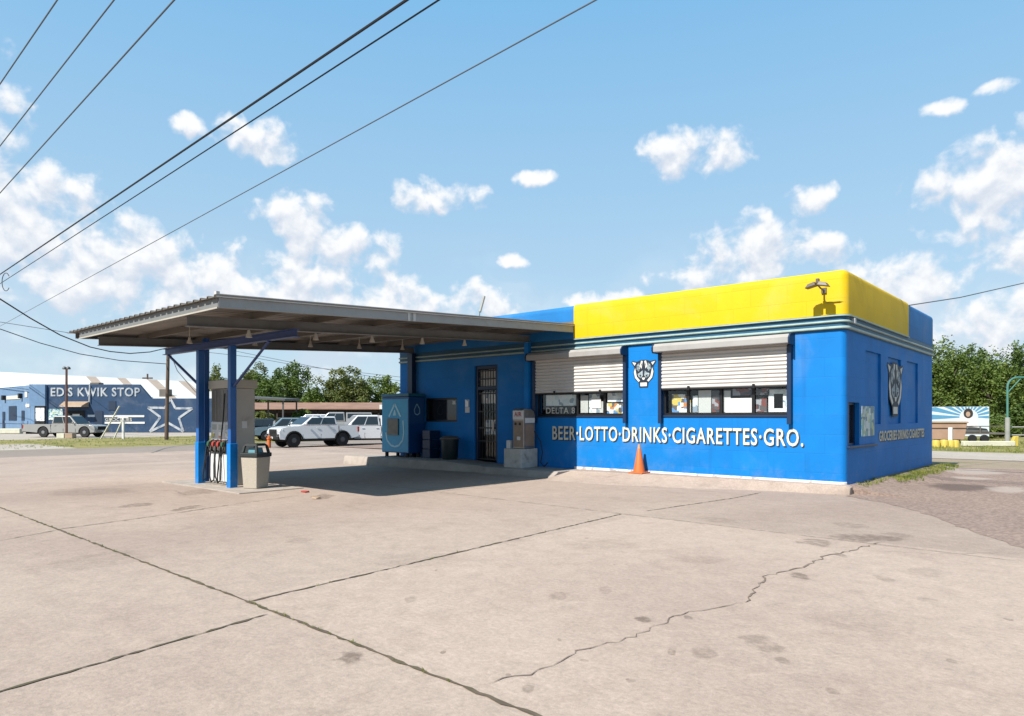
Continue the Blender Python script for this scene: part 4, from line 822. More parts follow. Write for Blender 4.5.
        for q in range(wins): MB().box(cf-1.15-q*.95, cf-.97-q*.95, s*(W/2*.985)-.02, s*(W/2*.985)+.02, belt-.16, belt-.125).build('door_handle', M['under'] if kind != 'pickup' else paint, t, bevel=.006)
        hx = MB()
        for q in range(wins+1): x = cf-.08-q*(cf-cr_-.1)/wins; hx.box(x-.006, x+.006, s*yy(.7)-.006, s*yy(.7)+.006, sill+.04, .8)
        if kind == 'pickup': hx.box(cr_-.045, cr_-.015, s*yy(.9)-.012, s*yy(.9)+.012, sill+.06, belt-.04)
        hx.build('door_seam', M['under'], t)
    MB().box(nose-.02, nose+.014, -W/2*.58, W/2*.58, hood-(.62 if flare else .50), hood-.19).build('grille', M['under'], t, bevel=.02)
    MB().box(nose-.12, nose+.07, -W/2*.95, W/2*.95, sill+.0, sill+.22).build('bumper', M['under'] if flare or rim is M['rimblack'] else M['chrome'], t, bevel=.04)
    if flare:
        for s in (-1, 1): MB().box(nose-.25, nose+.04, s*W/2*.80-.12, s*W/2*.80+.12, sill+.24, sill+.34).build('fog_light_surround', M['under'], t, bevel=.02)
    MB().box(tailx-.1, tailx+.05, -W/2*.93, W/2*.93, sill+.05, sill+.22).build('bumper', M['chrome'], t, bevel=.03)
    MB().box(nose+.071, nose+.078, -.16, .16, sill+.06, sill+.18).build('number_plate', M['white'], t)
    return t
CYAW = R_(YAW)
def face(deg): return CYAW+R_(180+deg)     # 0 = nose to the left of the view, positive turns the nose towards the viewer
x, y = at(314, 43.4); vehicle('pickup_truck', 'white crew cab pickup with black wheels parked nose left by the street', 'pickup truck', (x,y,FAR), face(42), 5.3, 1.9, 1.88, 1.30, 1.335, 1.4, 3.85, 3.22, .92, .44, M['carwhite'], M['rimdark'], flare=True, sill=.48)
x, y = at(366, 47); vehicle('pickup_truck', 'white pickup with a windowed bed cap half hidden by the water kiosk', 'pickup truck', (x,y,FAR), face(24), 5.9, 1.98, 1.98, 1.2, 1.24, 1.5, 3.75, 3.6, .95, .43, M['carwhite'], M['rimblack'], cap=True)
x, y = at(66, 63.2); vehicle('pickup_truck', 'old silver extended cab pickup parked in front of the dark blue store', 'pickup truck', (x,y,FAR), CYAW+R_(-4), 6.9, 2.0, 1.95, 1.17, 1.2, 1.75, 4.15, 3.9, 1.0, .46, M['carsilver'], M['rimsilver'])
x, y = at(283, 55); vehicle('suv', 'grey blue SUV parked behind the white pickup nose', 'car', (x,y,FAR), face(30), 4.7, 1.88, 1.78, 1.08, 1.06, 1.3, 4.6, 2.75, .9, .37, M['carblue'], M['rimsilver'], 'suv', 3)
x, y = at(247, 56); vehicle('suv', 'black car parked at the edge of the fuel pump', 'car', (x,y,FAR), face(30), 4.6, 1.85, 1.7, 1.05, 1.04, 1.3, 4.5, 2.7, .9, .36, M['cardark'], M['rimblack'], 'suv', 3)
x, y = at(338, 58); vehicle('pickup_truck', 'grey pickup with bed cap seen over the white pickup cab', 'pickup truck', (x,y,FAR+.12), face(12), 5.9, 1.98, 2.12, 1.3, 1.34, 1.5, 3.6, 3.6, .95, .43, M['cargrey'], M['rimsilver'], cap=True)
x, y = at(309, 61); vehicle('sedan', 'pale car behind the white pickup windscreen', 'car', (x,y,FAR+.12), face(10), 4.6, 1.85, 1.95, 1.15, 1.2, 1.3, 4.3, 2.7, .9, .36, M['carwhite'], M['rimsilver'], 'suv', 3)

# ------------------------------------------------------------------ far store across the street
a0 = R_(YAW)
st = thing('far_store', 'dark blue store across the street with a white outlined star and white metal roof', 'store', (*at(100,81),FAR), a0)
PX = 81/690
ux = lambda px: (px-100)*PX                    # local x along the view, y away
H0, HP, ZF = 3.72-FAR, 5.36-FAR, 0
b = MB(); b.prism([(ux(47),0),(ux(225),0),(ux(225),H0),(ux(151),H0),(ux(139),HP),(ux(47),HP)], lambda u, v, w: (u, w, v), 0, .4); b.box(ux(224)-.4,ux(225)-.01,.41,12,0,H0-.03); b.build('wall', M['storeblue'], st)
b = MB(); b.hexa([(ux(47)-.02,.05,0),(ux(47)-.02,.45,0),(-8.9,1.9,0),(-9.2,1.5,0),(ux(47)-.02,.05,HP),(ux(47)-.02,.45,HP),(-8.9,1.9,HP),(-9.2,1.5,HP)])
b.hexa([(-9.23,1.52,0),(-8.95,1.95,0),(-26.0,16.3,0),(-26.4,16,0),(-9.23,1.52,HP),(-8.95,1.95,HP),(-26.0,16.3,HP),(-26.4,16,HP)]); b.build('corner_wall', M['storelight'], st)
dirv = Vector((-17.17, 14.48)); Lw = dirv.length; dirv.normalize(); nv = Vector((-dirv.y, dirv.x)); nv = nv if nv.y < 0 else -nv
def onleft(u, v, w): p = Vector((-9.23, 1.52))+dirv*u+nv*w; return (p.x, p.y, v)
for u0, u1, z0, z1, nm, mm in ((2.2,3.3,.1,2.6,'door','storedark'),(5.4,8.6,1.3,3.2,'window','storedark'),(10.3,11.4,.1,2.5,'door','storedark'),(.9,13,1.0,1.35,'white_stripe','storelight'),(3.0,3.5,4.1,4.7,'wall_lamp','black'),(10.0,10.6,4.0,4.6,'wall_lamp','black'),(1.0,2.0,4.2,4.9,'painted_panel','white'),(3.8,9.6,4.05,4.5,'painted_panel','signcream')):
    m_ = MB(); m_.prism([(u0,z0),(u1,z0),(u1,z1),(u0,z1)], onleft, .02+(.02 if 'stripe' not in nm else 0), .06 if nm != 'wall_lamp' else .4); m_.build(nm, M[mm], st)
m_ = MB(); m_.prism([(.2,3.0),(1.3,3.0),(1.3,2.85),(1.8,3.2),(1.3,3.6),(1.3,3.4),(.2,3.4)], onleft, .045, .06); m_.build('painted_arrow', M['white'], st)
fw = lambda off: (lambda u, v, w: (u, -off-w, v))
Z = lambda py: 1.6-FAR+(416.5-py)*PX
m_ = MB(); m_.box(ux(36),ux(46),-.25,-.1,Z(432),Z(406)) ; m_.build('entrance', M['interior'], st)
MB().box(ux(37.5),ux(46),-.32,-.26,Z(421),Z(408)).build('entrance_poster', M['poster_pale'], st)
MB().box(ux(31),ux(47)-.03,-.3,0,Z(406),Z(384.5)).build('entrance_canopy', M['storelight'], st)
m_ = MB(); m_.hexa([(ux(66),-1.3,Z(407)),(ux(88),-1.3,Z(407)),(ux(89),-.02,Z(407)),(ux(64),-.02,Z(407)),(ux(66),-1.25,Z(406)),(ux(88),-1.25,Z(406)),(ux(89),-.02,Z(401.5)),(ux(64),-.02,Z(401.5))]); m_.build('awning', M['tanboard'], st)
for nm, x0, x1, y0, y1, mm in (('door',95,103,432,411,'storedark'),('window',49,63,420,409,'poster_teal'),('window',67,85,418,411,'interior'),('vent',109,116,410,401,'storedark'),('stripe',88,95,417,414.8,'mural'),('stripe',104.5,144.5,417.2,415.2,'white'),('stripe',105,145,423.8,421.8,'white')):
    MB().box(ux(x0),ux(x1),-.06,-.01,Z(y0),Z(y1)).build(nm, M[mm], st)
MB().box(ux(73),ux(80),-.1,-.065,Z(418),Z(414)).build('notice', M['white'], st)
text('store_lettering', "ED'S KWIK STOP", ux(140)-ux(51), Z(387.3)-Z(396.5), lambda x, y, z: (ux(51)+x, -.01-z, Z(396.5)+y), M['starpaint'], st, .05, .02)
text('stripe_lettering', 'GROCERIES', ux(132)-ux(105.5), Z(418)-Z(421.2), lambda x, y, z: (ux(105.5)+x, -.01-z, Z(421.2)+y), M['signcream'], st, .03, .0)
# five pointed star outline
SP = [(170.5,398.5),(175.5,408.3),(192.5,408.5),(179,418),(183.5,432),(168.5,423.0),(150,431.8),(160.5,417.2),(148,407.6),(165.0,408.0)]
pts = [(ux(a), Z(min(b_, 431.6))) for a, b_ in SP]; band2(pts+[pts[0]], .26, fw(0), .02, .05).build('painted_star', M['starpaint'], st)
# white metal roof with rusted bands
E0 = (H0+.02); EY, RY = .42, 24.
def roofpt(px, v):
    q = px-20*v; D = 81+EY+(RY-EY)*v; zr = 8.37-.0076*q-FAR
    return ((q-512)*D/690+412*PX, EY+(RY-EY)*v, E0+(zr-E0)*v)
cur = -40
for i, (p, q, mm) in enumerate([(48,106,'roofwhite'),(106,116,'roofrust'),(116,137,'roofwhite'),(137,146,'roofrust'),(146,167,'roofwhite'),(167,177,'roofrust'),(177,198,'roofwhite'),(198,207,'roofrust'),(207,226,'roofwhite')]):
    a_, b_, c_, d_ = roofpt(p,0), roofpt(q,0), roofpt(q,1), roofpt(p,1); m_ = MB(); m_.hexa([(x,y,z-.05) for x,y,z in (a_,b_,c_,d_)]+[a_,b_,c_,d_]); m_.build('roof' if mm == 'roofwhite' else 'rusted_roof_band', M[mm], st)
a_, c_, d_ = roofpt(48,0), roofpt(48,1), roofpt(-60,1); q_ = [(a_[0]-.02,a_[1],a_[2]), (c_[0]-.02,c_[1],c_[2]), d_, (-26.0,16.6,E0)]; m_ = MB(); m_.hexa([(x,y,z-.05) for x,y,z in q_]+q_); m_.build('roof', M['roofwhite'], st)
for px in (84, 155): MB().box(ux(px)-.55,ux(px)+.55,2.0,3.0,E0+.2,E0+(1.95 if px == 84 else 1.15)).build('roof_vent', M['post'], st, bevel=.05)
MB().tube([(ux(90),-.15,Z(402)),(ux(90.5),-.15,Z(385))], .06, 6).build('vent_pipe', M['white'], st)

# poles and small things across the street
sl_ = thing('yard_light', 'thin rust red pole with twin lamps standing before the silver pickup', 'lamp post', (*at(66.5,60),FAR))
MB().tube([(0,0,.4),(0,0,6.0)], [.11,.09], 8).build('pole', M['rustpole'], sl_)
fx_, fy_ = math.cos(a0), math.sin(a0)
for s in (-1, 1): MB().lathe([(.05,.12),(.14,.06),(.18,-.05),(.15,-.12)], (s*.17*fx_,s*.17*fy_,6.1), 12).build('lamp_head', M['carport'], sl_)
for s, mm in ((-1, 'kerbpale'), (1, 'tanboard')): 
    m_ = MB(); m_.box(-.33,.33,-.3,.3,0,.42); m_.v = [(x*fx_-y*fy_+s*.36*fx_, x*fy_+y*fx_+s*.36*fy_, z) for x, y, z in m_.v]; m_.build('footing_block', M[mm], sl_, bevel=.03)
up = thing('utility_pole', 'brown wooden utility pole standing in front of the painted star', 'utility pole', (*at(166.5,56),FAR))
MB().tube([(0,0,0),(0.12,.1,8.3)], [.16,.12], 10).build('pole', M['wood'], up)
b = MB(); b.tube([(.1,.1,7.4),(.6,.6,5.6),(1.6,1.6,3.9),(2.5,2.5,3.1)], .03, 6); b.build('drooping_cable', M['wiregrey'], up)
up2 = thing('utility_pole', 'small distant utility pole with crossarm behind the white roof', 'utility pole', (*at(147.5,125),FAR), a0)
MB().tube([(0,0,0),(0,0,9.6)], .15, 8).build('pole', M['wood'], up2); MB().box(-.9,.9,-.1,.1,8.7,8.95).build('crossarm', M['wood'], up2); MB().tube([(-.1,0,6.8),(.55,0,8.0)], .12, 6).build('transformer', M['post'], up2)
tp = thing('sign_post', 'white T shaped post standing in the verge', 'post', (*at(123.2,57),FAR), a0)
MB().box(-.08,.08,-.08,.08,0,1.75).build('post', M['white'], tp, bevel=.01); MB().box(-.45,.45,-.06,.06,1.752,1.84).build('crossbar', M['white'], tp)
for px, h, dx, lab in ((101,2.75,1.55,'long pale slanted pole leaning beside the white post'), (114,1.7,.75,'short pale slanted pole leaning beside the white post')):
    l_ = tag(MB().tube([(0,0,0),(dx,0,h)], .06, 6).build('leaning_pole', M['kerbpale']), lab, 'pole'); l_.location = (*at(px,58),FAR); l_.rotation_euler.z = a0
for px, w in ((4,.8),(12,1.2),(19,.6)):
    q = MB().box(-w/2,w/2,-.3,.3,0,.55).build('pale_rubble_block', M['kerbpale'], None, bevel=.08); tag(q, {4:'leftmost',12:'middle',19:'rightmost'}[px]+' of three pale blocks on the ground before the light blue wall', 'block', 'pale blocks by the far store'); q.location = (*at(px,76),FAR); q.rotation_euler.z = a0

# long shed and carport behind the cars
sd = thing('long_shed', 'long low open shed with a rusty red roof behind the parked cars', 'shed', (*at(320,72),FAR), a0)
s7 = 72/690; b = MB(); x0, x1 = (236-320)*s7, (384-320)*s7
zt, zb_ = 1.6-FAR+(416.5-404.5)*s7, 1.6-FAR+(416.5-408.8)*s7
b.hexa([(x0,-1.2,zb_-.08),(x1,-1.2,zb_-.08),(x1,5,zt-.08),(x0,5,zt-.08),(x0,-1.2,zb_),(x1,-1.2,zb_),(x1,5,zt+.3),(x0,5,zt+.3)]); b.build('roof', M['shedroof'], sd)
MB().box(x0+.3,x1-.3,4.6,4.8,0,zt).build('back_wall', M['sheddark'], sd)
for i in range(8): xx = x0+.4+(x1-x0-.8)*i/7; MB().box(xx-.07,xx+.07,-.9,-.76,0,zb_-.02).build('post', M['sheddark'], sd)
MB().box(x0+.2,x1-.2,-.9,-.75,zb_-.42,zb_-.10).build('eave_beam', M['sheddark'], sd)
MB().box(x1-.22,x1+.1,-1.32,-1.22,zb_-.05,zb_+.4).build('roof_sheet', M['white'], sd)
cp = thing('carport', 'dark flat carport roof on thin posts left of the rusty shed', 'carport', (*at(268,62),FAR), a0)
s6 = 62/690; zc = 1.6-FAR+(416.5-400)*s6
m_ = MB(); m_.hexa([(-2.1,-1.5,zc+.12),(2.0,-1.5,zc-.1),(2.0,3,zc-.0),(-2.1,3,zc+.22),(-2.1,-1.5,zc+.3),(2.0,-1.5,zc+.08),(2.0,3,zc+.2),(-2.1,3,zc+.42)]); m_.build('roof', M['carport'], cp)
for xx in (-.9, 1.75):
    for yy in (-1.2, 2.6): MB().box(xx-.06,xx+.06,yy-.06,yy+.06,0,zc-.02).build('post', M['carport'], cp)
hy = tag(MB().lathe([(.11,0),(.11,.5),(.14,.52),(.14,.58),(.1,.6),(.09,.7),(.02,.74)], (0,0,0), 12).build('orange_post', M['orange'], None, smooth=True), 'small orange post in front of the white pickup grille', 'post'); hy.location = (*at(269,41.5),FAR)

# ------------------------------------------------------------------ right background
mb = thing('mural_board', 'sunburst mural board with a dark haired figure beyond the side road', 'mural', (*at(950,48),0), R_(YAW)-R_(22))
s5 = 48/690; UX = lambda px: (px-950)*s5*1.0; ZZ = lambda py: 1.6+(416.5-py)*s5
m_ = MB(); m_.box(UX(922),UX(983),0,.12,ZZ(436),ZZ(406.8)); m_.build('board', M['mural'], mb)
cxm, czm = UX(966), ZZ(417)
rays = MB()
for a in range(0, 181, 15):
    a_, b_ = R_(a-4.4), R_(a+4.4); pts = []
    def hit(an):
        dx, dz = math.cos(an), math.sin(an); tt = 99
        for lim, dd, cc in ((UX(982.8), dx, cxm), (UX(922.2), dx, cxm), (ZZ(407), dz, czm)):
            if abs(dd) > 1e-6 and (lim-cc)/dd > 0: tt = min(tt, (lim-cc)/dd)
        return (cxm+dx*tt, czm+dz*tt)
    h1, h2 = hit(a_), hit(b_); r0 = .55; rays.prism([(cxm+r0*math.cos(a_),czm+r0*math.sin(a_)),h1,h2,(cxm+r0*math.cos(b_),czm+r0*math.sin(b_))], lambda u, v, w: (u, -w, v), .004, .010)
rays.build('painted_rays', M['muralblue'], mb)
def disc(cx, cz, rx, rz, a, c, m, nm): q = MB(); q.prism([(cx+rx*math.cos(R_(i*20)), cz+rz*math.sin(R_(i*20))) for i in range(18)], lambda u, v, w: (u, -w, v), a, c); q.build(nm, m, mb)
q = MB(); q.prism([(UX(955),ZZ(428)),(UX(974),ZZ(428)),(UX(973),ZZ(420)),(UX(969),ZZ(417)),(UX(961),ZZ(417)),(UX(956),ZZ(420))], lambda u, v, w: (u, -w, v), .012, .018); q.build('painted_blouse', M['muralcloth'], mb)
disc(UX(965.5), ZZ(413.4), .28, .34, .020, .024, M['muralblack'], 'painted_hair'); disc(UX(965.3), ZZ(414.2), .13, .18, .026, .030, M['muralskin'], 'painted_face')
tb = thing('tan_trailer', 'low tan trailer box parked in front of the mural board', 'trailer', (*at(944,42),0), R_(YAW)-R_(10))
m_ = MB(); m_.hexa([(-1.4,-.8,.22),(.8,-.8,.22),(.8,.8,.22),(-1.4,.8,.22),(-1.4,-.8,1.2),(.95,-.8,1.2),(.95,.8,1.2),(-1.4,.8,1.2)]); m_.build('trailer_box', M['tanbox'], tb, bevel=.03)
MB().box(-1.45,1.0,-.86,.86,1.202,1.3).build('trailer_lid', M['tanboard'], tb, bevel=.02); MB().box(-1.41,.9,-.815,-.802,.86,.92).build('trim_strip', M['sheddark'], tb)
for x in (-.6, .4):
    w = wheel_mesh(.2, .2).build('wheel', M['tyre'], tb, smooth=True); w.location = (x,-.68,.2)
tl = thing('utility_trailer', 'grey flat utility trailer standing under the painted figure', 'trailer', (*at(975,43),0), R_(YAW)-R_(6))
MB().box(-1.2,1.6,-.6,.6,.5,.6).build('trailer_deck', M['post'], tl); MB().hexa([(-.9,-.5,.602),(.6,-.5,.602),(.6,.5,.602),(-.9,.5,.602),(-.6,-.4,1.0),(.5,-.4,.85),(.5,.4,.85),(-.6,.4,1.0)]).build('tarp', M['carport'], tl, bevel=.05)
for x in (-.5, .2):
    w = wheel_mesh(.24, .2).build('wheel', M['tyre'], tl, smooth=True); w.location = (x,-.65,.24)
for x in (-1.1, 0, 1.5): MB().box(x-.03,x+.03,-.6,-.54,.602,1.0).build('stake', M['post'], tl)
MB().tube([(-1.1,-.57,1.0),(1.5,-.57,1.0)], .03, 6).build('rail', M['post'], tl)
for px, D, h, lab in ((936,36,.36,'yellow bollard closest to the blue store wall'),(944,36,.38,'second yellow bollard from the blue store wall'),(950.5,36,.36,'third yellow bollard from the blue store wall'),(955,36,.36,'fourth yellow bollard from the blue store wall')):
    o = tag(MB().lathe([(.2,0),(.2,h-.06),(.16,h),(.03,h+.02)], (0,0,0), 12).build('bollard', M['bollard'], None, smooth=True), lab, 'bollard', 'low yellow bollards beyond the side road'); o.location = (*at(px,D),0)
o = tag(MB().box(-.1,.1,-.1,.1,0,1.0).build('white_marker', M['white'], None, bevel=.02), 'white box marker post in front of the tan trailer', 'post'); o.location = (*at(950.5,37.5),0)
o = tag(MB().box(-1.35,1.35,-.15,.15,0,.28).build('concrete_kerb_block', M['kerbpale'], None, bevel=.04), 'long pale concrete barrier lying on the grass below the mural', 'barrier'); o.location = (*at(988,37),0); o.rotation_euler.z = R_(YAW)-R_(2)
o = tag(MB().hexa([(-.2,-.12,0),(.2,-.12,0),(.2,.12,0),(-.2,.12,0),(.05,-.1,.55),(.25,-.1,.55),(.25,.1,.55),(.05,.1,.55)]).build('barrier_end', M['bollard'], None, bevel=.03), 'yellow slanted stub at the right end of the pale barrier', 'bollard'); o.location = (*at(1013,37),0); o.rotation_euler.z = R_(YAW)
ap = thing('arched_pipe', 'tall green pipe arch with a grey base at the right edge', 'pipe frame', (*at(1007.5,38),0), R_(YAW))
s4 = 38/690
MB().tube([(0,0,0),(0,0,1.55)], .12, 10).build('base_sleeve', M['pipegrey'], ap)
path = [(0,0,1.5),(0,0,3.2)]+[(.55-.55*math.cos(R_(a)),0,3.2+.55*math.sin(R_(a))) for a in range(15,91,15)]+[(3.6,0,3.75)]
MB().tube(path, .055, 8).build('arch', M['greenpipe'], ap, smooth=True); MB().tube([(0,0,2.9),(.75,0,3.72)], .03, 6).build('brace', M['greenpipe'], ap)
MB().tube([(3.6,0,0),(3.6,0,3.75)], .06, 8).build('far_leg', M['greenpipe'], ap)
rl = thing('pipe_rail', 'low grey pipe rail fence beside the green arch', 'fence', (*at(1010,39),0), R_(YAW))
for z in (.55,1.0): MB().tube([(0,0,z),(4.5,.2,z)], .04, 6).build('rail', M['pipegrey'], rl)
for x in (.9,2.6,4.4): MB().tube([(x,.05,0),(x,.05,1.0)], .05, 6).build('post', M['pipegrey'], rl)

# ------------------------------------------------------------------ trees
def crown_mesh(seed, rx, ry, rz, leaf, ncl, nleaf, lo=.0):
    rg = np.random.default_rng(seed); V = []; cl = []
    while len(cl) < ncl:
        p = rg.uniform(-1, 1, 3); r = np.linalg.norm(p)
        if r > 1 or r < .28: continue
        if p[2] < -.55 and rg.random() < .5: continue
        lump = 1+.17*math.sin(5*math.atan2(p[1], p[0])+seed)+.15*math.sin(4*p[2]+seed*2.1)
        cl.append((p*lump*(.82+.26*rg.random()), .16+.13*rg.random()))
    pts = []
    for c, rad in cl:
        q = rg.normal(0, 1, (nleaf, 3)); q /= np.linalg.norm(q, axis=1)[:, None]; q *= (rg.random((nleaf, 1))**.5)*rad
        pts.append(c+q)
    P = np.concatenate(pts)*np.array([rx, ry, rz]); n = len(P)
    a = rg.normal(0, 1, (n, 3)); a[:, 2] *= .6; a /= np.linalg.norm(a, axis=1)[:, None]; b_ = np.cross(a, rg.normal(0, 1, (n, 3))); b_ /= np.linalg.norm(b_, axis=1)[:, None]
    s = leaf*(.6+.8*rg.random((n, 1)))
    v = np.stack([P-a*s*.9, P+b_*s*.5, P+a*s, P-b_*s*.5], 1).reshape(-1, 3)
    me = bpy.data.meshes.new('crown'); me.vertices.add(n*4); me.vertices.foreach_set('co', v.astype(np.float32).ravel()); me.loops.add(n*4); me.loops.foreach_set('vertex_index', np.arange(n*4, dtype=np.int32)); me.polygons.add(n); me.polygons.foreach_set('loop_start', np.arange(0, n*4, 4, dtype=np.int32)); me.update(calc_edges=True); me.validate()
    return me
def tree(name, label, px, D, top_py, half_w_px, seed, mi, trunk=.3, cat='tree', zb=None, group=None, crown_low=.18, wid=1.0, leaf=.15, dens=1.0):
    s = D/690; z0 = (FAR if px < 500 else 0) if zb is None else zb; H = 1.6-z0+(416.5-top_py)*s; rx = half_w_px*s; x, y = at(px, D)
    t = thing(name, label, cat, (x, y, z0), R_(YAW)+seed*.0, group); rz = H*(1-crown_low)/2; cz = H*crown_low+rz
    vol = rx*rx*wid*rz; ncl = int(min(240, max(60, 95*dens))); nl = int(min(150, 60+vol*.9))
    co = link(crown_mesh(seed, rx*.93, rx*wid*.93, rz*.95, leaf, ncl, nl), 'crown', LEAF[mi], t); co.location = (0, 0, cz)
    b = MB(); rnd = random.Random(seed); b.tube([(0,0,-.1),(rnd.uniform(-.1,.1),0,H*crown_low*.7),(rnd.uniform(-.2,.2),0,cz)], [trunk, trunk*.8, trunk*.4], 8)
    for i in range(7):
        an = i*2*math.pi/7+rnd.random(); r = rx*rnd.uniform(.4,.75); b.tube([(0,0,H*crown_low*rnd.uniform(.6,1.2)),(math.cos(an)*r*.4,math.sin(an)*r*.4*wid,cz-rz*.2),(math.cos(an)*r,math.sin(an)*r*wid,cz+rz*rnd.uniform(-.2,.5))], [trunk*.45,trunk*.3,.03], 6)
    b.build('trunk', M['bark'], t, smooth=True); return t
G1 = 'trees beyond the shed'; G2 = 'trees beyond the mural board'
tree('broadleaf_tree', 'small round tree seen between the two blue canopy posts', 216, 92, 366, 16, 1, 1, group=G1)
tree('broadleaf_tree', 'olive tree partly behind the fuel pump', 254, 88, 367, 17, 2, 1, group=G1)
tree('broadleaf_tree', 'tall dark green tree right of the fuel pump above the carport', 282, 84, 364, 28, 3, 0, group=G1, crown_low=.1, dens=1.5)
tree('broadleaf_tree', 'low pale green shrub tree in the gap between two bigger trees', 314, 80, 386, 14, 4, 2, group=G1, crown_low=.1)
tree('broadleaf_tree', 'wide olive tree behind the middle of the rusty shed', 346, 84, 371, 30, 5, 1, group=G1, crown_low=.1, dens=1.6)
tree('broadleaf_tree', 'light green tree behind the right end of the rusty shed', 384, 88, 376, 24, 6, 2, group=G1, crown_low=.1, dens=1.2)
tree('broadleaf_tree', 'green tree hidden mostly by the store wall at its far end', 415, 92, 378, 18, 7, 1, group=G1, crown_low=.1)
for a in (('tall full green tree rising closest to the blue store corner',940,62,344,26,11,2),('broad tree in the middle behind the mural board',966,66,345,26,12,0),('leafy tree behind the right end of the mural board',992,60,350,26,13,2),('dense dark tree at the right edge behind the green arch',1018,62,347,26,14,0),('tree just past the right edge behind the pipe rail',1050,62,346,30,15,2),('tree hidden behind the blue store corner',912,66,352,24,16,0)):
    tree('broadleaf_tree', a[0], *a[1:7], group=G2, crown_low=.07, dens=1.7, leaf=.125)
for a in (('low bush at the foot of the trees left of the green arch',992,50,421,9,21,2),('low bush right of the mural board',1000,52,418,10,22,0),('dark undergrowth bush behind the pipe rail',1022,54,405,16,23,0),('low bush beneath the trees behind the mural',965,57,408,30,24,0)):
    tree('bush', a[0], *a[1:7], .08, 'bush', group='bushes under the right trees', crown_low=.0, leaf=.13)
for a in (('rough green bush below the left end of the rusty shed',262,66,410,18,31,1),('rough bush showing between the parked cars',300,64,411,12,32,2)): tree('bush', a[0], *a[1:7], .08, 'bush', group='bushes by the shed', crown_low=0, leaf=.13)

# distant wood on the skyline behind the far store (too far to tell trees apart)
def treeline():
    rg = np.random.default_rng(77); n = 26000; pxs = rg.uniform(-620, 190, n); D = 150+rg.uniform(0, 14, n)
    hmax = 4.6+1.5*np.sin(pxs*.035)+1.1*np.sin(pxs*.11+1)+.6*np.sin(pxs*.31)
    a0_ = R_(YAW); r = (pxs-512)/690*D; X = CAM[0]-math.sin(a0_)*D+math.cos(a0_)*r; Y = CAM[1]+math.cos(a0_)*D+math.sin(a0_)*r
    P = np.stack([X, Y, FAR+hmax*rg.random(n)**.8], 1); a = rg.normal(0, 1, (n, 3)); a /= np.linalg.norm(a, axis=1)[:, None]; b_ = np.cross(a, rg.normal(0, 1, (n, 3))); b_ /= np.linalg.norm(b_, axis=1)[:, None]; k = .55*(.6+.8*rg.random((n, 1)))
    v = np.stack([P-a*k, P+b_*k*.6, P+a*k, P-b_*k*.6], 1).reshape(-1, 3); me = bpy.data.meshes.new('treeline')
    me.from_pydata([tuple(q) for q in v.tolist()], [], [(4*i, 4*i+1, 4*i+2, 4*i+3) for i in range(n)]); me.update()
    return link(me, 'distant_treeline', LEAF[1])
stuff(treeline(), 'far line of trees on the skyline behind the white roofed store', 'trees')
# grass tufts
def tufts(name, label, pts, h, seed, m=GRASSM, blades=9):
    rg = random.Random(seed); b = MB()
    for (x, y, z) in pts:
        for i in range(blades):
            a = rg.uniform(0, 6.28); hh = h*rg.uniform(.4, 1.2); w = hh*.09; lx, ly = math.cos(a)*hh*rg.uniform(.1,.7), math.sin(a)*hh*rg.uniform(.1,.7); ox, oy = rg.gauss(0, h*.35), rg.gauss(0, h*.35)
            px, py = -math.sin(a)*w, math.cos(a)*w
            b.add([(x+ox-px,y+oy-py,z),(x+ox+px,y+oy+py,z),(x+ox+lx*.5+px*.7,y+oy+ly*.5+py*.7,z+hh*.65),(x+ox+lx,y+oy+ly,z+hh),(x+ox+lx*.5-px*.7,y+oy+ly*.5-py*.7,z+hh*.65)], [(0,1,2,3,4)])
    return stuff(b.build(name, m, fix=False), label, 'grass')
rg = random.Random(8)
tufts('wall_weeds', 'green weeds growing along the foot of the shaded side wall', [(abs(rg.gauss(.12,.22))+.02, rg.uniform(2.8,9.6), .08) for i in range(620)]+[(rg.uniform(.02,.3), rg.uniform(.4,2.8), .12) for i in range(24)], .085, 1)
tufts('verge_grass', 'dry green grass on the strip across the street', [(rg.uniform(-62,-43), rg.uniform(-26,18), FAR) for i in range(1500)], .10, 2, blades=5)
tufts('lawn_grass', 'green grass beyond the side road at the right', [(rg.uniform(-12,8), 22+rg.random()**1.5*20, 0) for i in range(2200)], .12, 3, blades=5)
J = []
for (p, q, n) in (((-10.4,-12.1),(-1.38,-12.28),26), ((-1.38,-12.28),(1.3,-12.37),22), ((-1.38,-12.28),(-1.87,-5.55),8)):
    for i in range(n): u = rg.random(); J.append((p[0]+(q[0]-p[0])*u+rg.gauss(0,.008), p[1]+(q[1]-p[1])*u+rg.gauss(0,.008), .004))
J += [(rg.uniform(-4.5,.2), rg.uniform(-.95,-.32)*1, .0) for i in range(0)]+[(x, y, .0) for x, y in ((-2.5,-.66),(-2.45,-.7),(-.55,-.3),(-.4,-.28),(-.1,-.27),(-3.4,-.82))]
tufts('joint_weeds', 'tiny weeds sprouting from the joints of the concrete lot', J, .022, 4, blades=7)

# litter by the pump: small brown scraps on the island edge
for i, (px, py, lab, mm) in enumerate(((305,491,'small red scrap of litter on the concrete beside the bin','red'),(316,497,'flat dark scrap of litter on the concrete beside the bin','tanboard'))):
    D = 690*1.57/(py-416.5); o = tag(MB().hexa([(-.09,-.05,0),(.1,-.06,0),(.08,.06,0),(-.1,.05,0),(-.08,-.04,.03),(.09,-.05,.015),(.07,.05,.035),(-.09,.04,.02)]).build('litter_scrap', M[mm]), lab, 'litter'); o.location = (*at(px, D), .004)

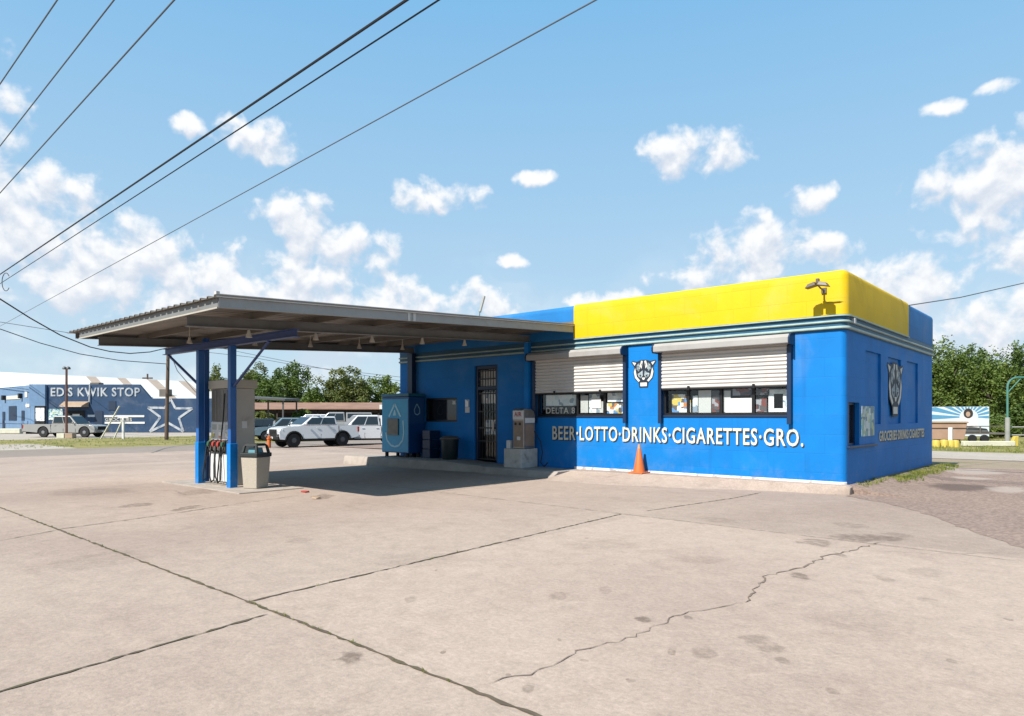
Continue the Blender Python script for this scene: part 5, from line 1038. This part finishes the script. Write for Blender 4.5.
# ------------------------------------------------------------------ overhead cables
def cable(label, p0, p1, z, r, m, ext=(60, 30), group='cables over the lot'):
    """straight span at height z seen passing through the two sight lines p0, p1"""
    P = []
    for (px, py) in (p0, p1): D = (z-1.6)*690/(416.5-py); P.append(Vector((*at(px, D), z)))
    d = (P[1]-P[0]).normalized(); a, c = P[0]-d*(ext[0]+40), P[1]+d*(ext[1]+25)
    o = MB().tube([a, P[0], P[1], c], r, 6).build('overhead_cable', M[m], None, smooth=True); return tag(o, label, 'cable', group)
cable('thickest black cable sweeping up from the left edge to the top middle', (5,271), (380,18), 13.0, .045, 'wire', (8, 12))
cable('black cable running just under the thickest one', (12,276), (411,18), 12.7, .027, 'wire', (8, 12))
cable('long thin grey cable crossing the sky up to the top right of centre', (26,312), (563,18), 12.0, .021, 'wiregrey', (14, 12))
cable('grey cable high on the left, lowest of three', (0,193), (158,18), 13.5, .025, 'wiregrey', (20, 12))
cable('grey cable high on the left, middle of three', (0,146), (100,18), 14, .022, 'wiregrey', (20, 12))
cable('grey cable in the top left corner, uppermost of three', (0,84), (45,18), 14.5, .022, 'wiregrey', (20, 12))
lp = tag(MB().tube([Vector((*at(6+4*math.cos(R_(a)),27), 0))+Vector((0,0,1.6+(416.5-282-9*math.sin(R_(a)))*27/690)) for a in range(40, 330, 20)], .014, 6).build('cable_loop', M['wire'], None, smooth=True), 'slack loop of black cable hanging at the left edge', 'cable')
def sag(label, pts, r, m='wiregrey'):
    path = [Vector((*at(px, D), 1.6+(416.5-py)*D/690)) for px, py, D in pts]
    return tag(MB().tube(path, r, 6).build('service_cable', M[m], None, smooth=True), label, 'cable', 'service cables')
sag('dark sagging cable passing behind the canopy corner at the left', [(-30,282,30),(0,299,33),(30,318,36),(60,335,39),(90,347,42),(110,351.5,45),(130,353.5,48),(150,352,52),(167,348,56)], .035, 'wire')
sag('thin sagging cable below the dark one at the left', [(-30,322,40),(0,329,42),(40,343,45),(80,354,48),(120,360.5,52),(167,364,56)], .03)
sag('faint straight cable behind the canopy at the left', [(-30,319,60),(0,322,61),(70,333,64),(140,341,68)], .025)
sag('cable from the store roof to the right edge', [(905,306,18.4),(960,297.5,20),(1024,283,22.5),(1100,262,26)], .014)
sag('faint higher cable above the trees behind the canopy', [(205,352,90),(250,357,92),(300,366,94),(400,377,98)], .03); sag('faint lower cable above the trees behind the canopy', [(205,345,90),(260,356,92),(330,370,95),(420,384,99)], .03)
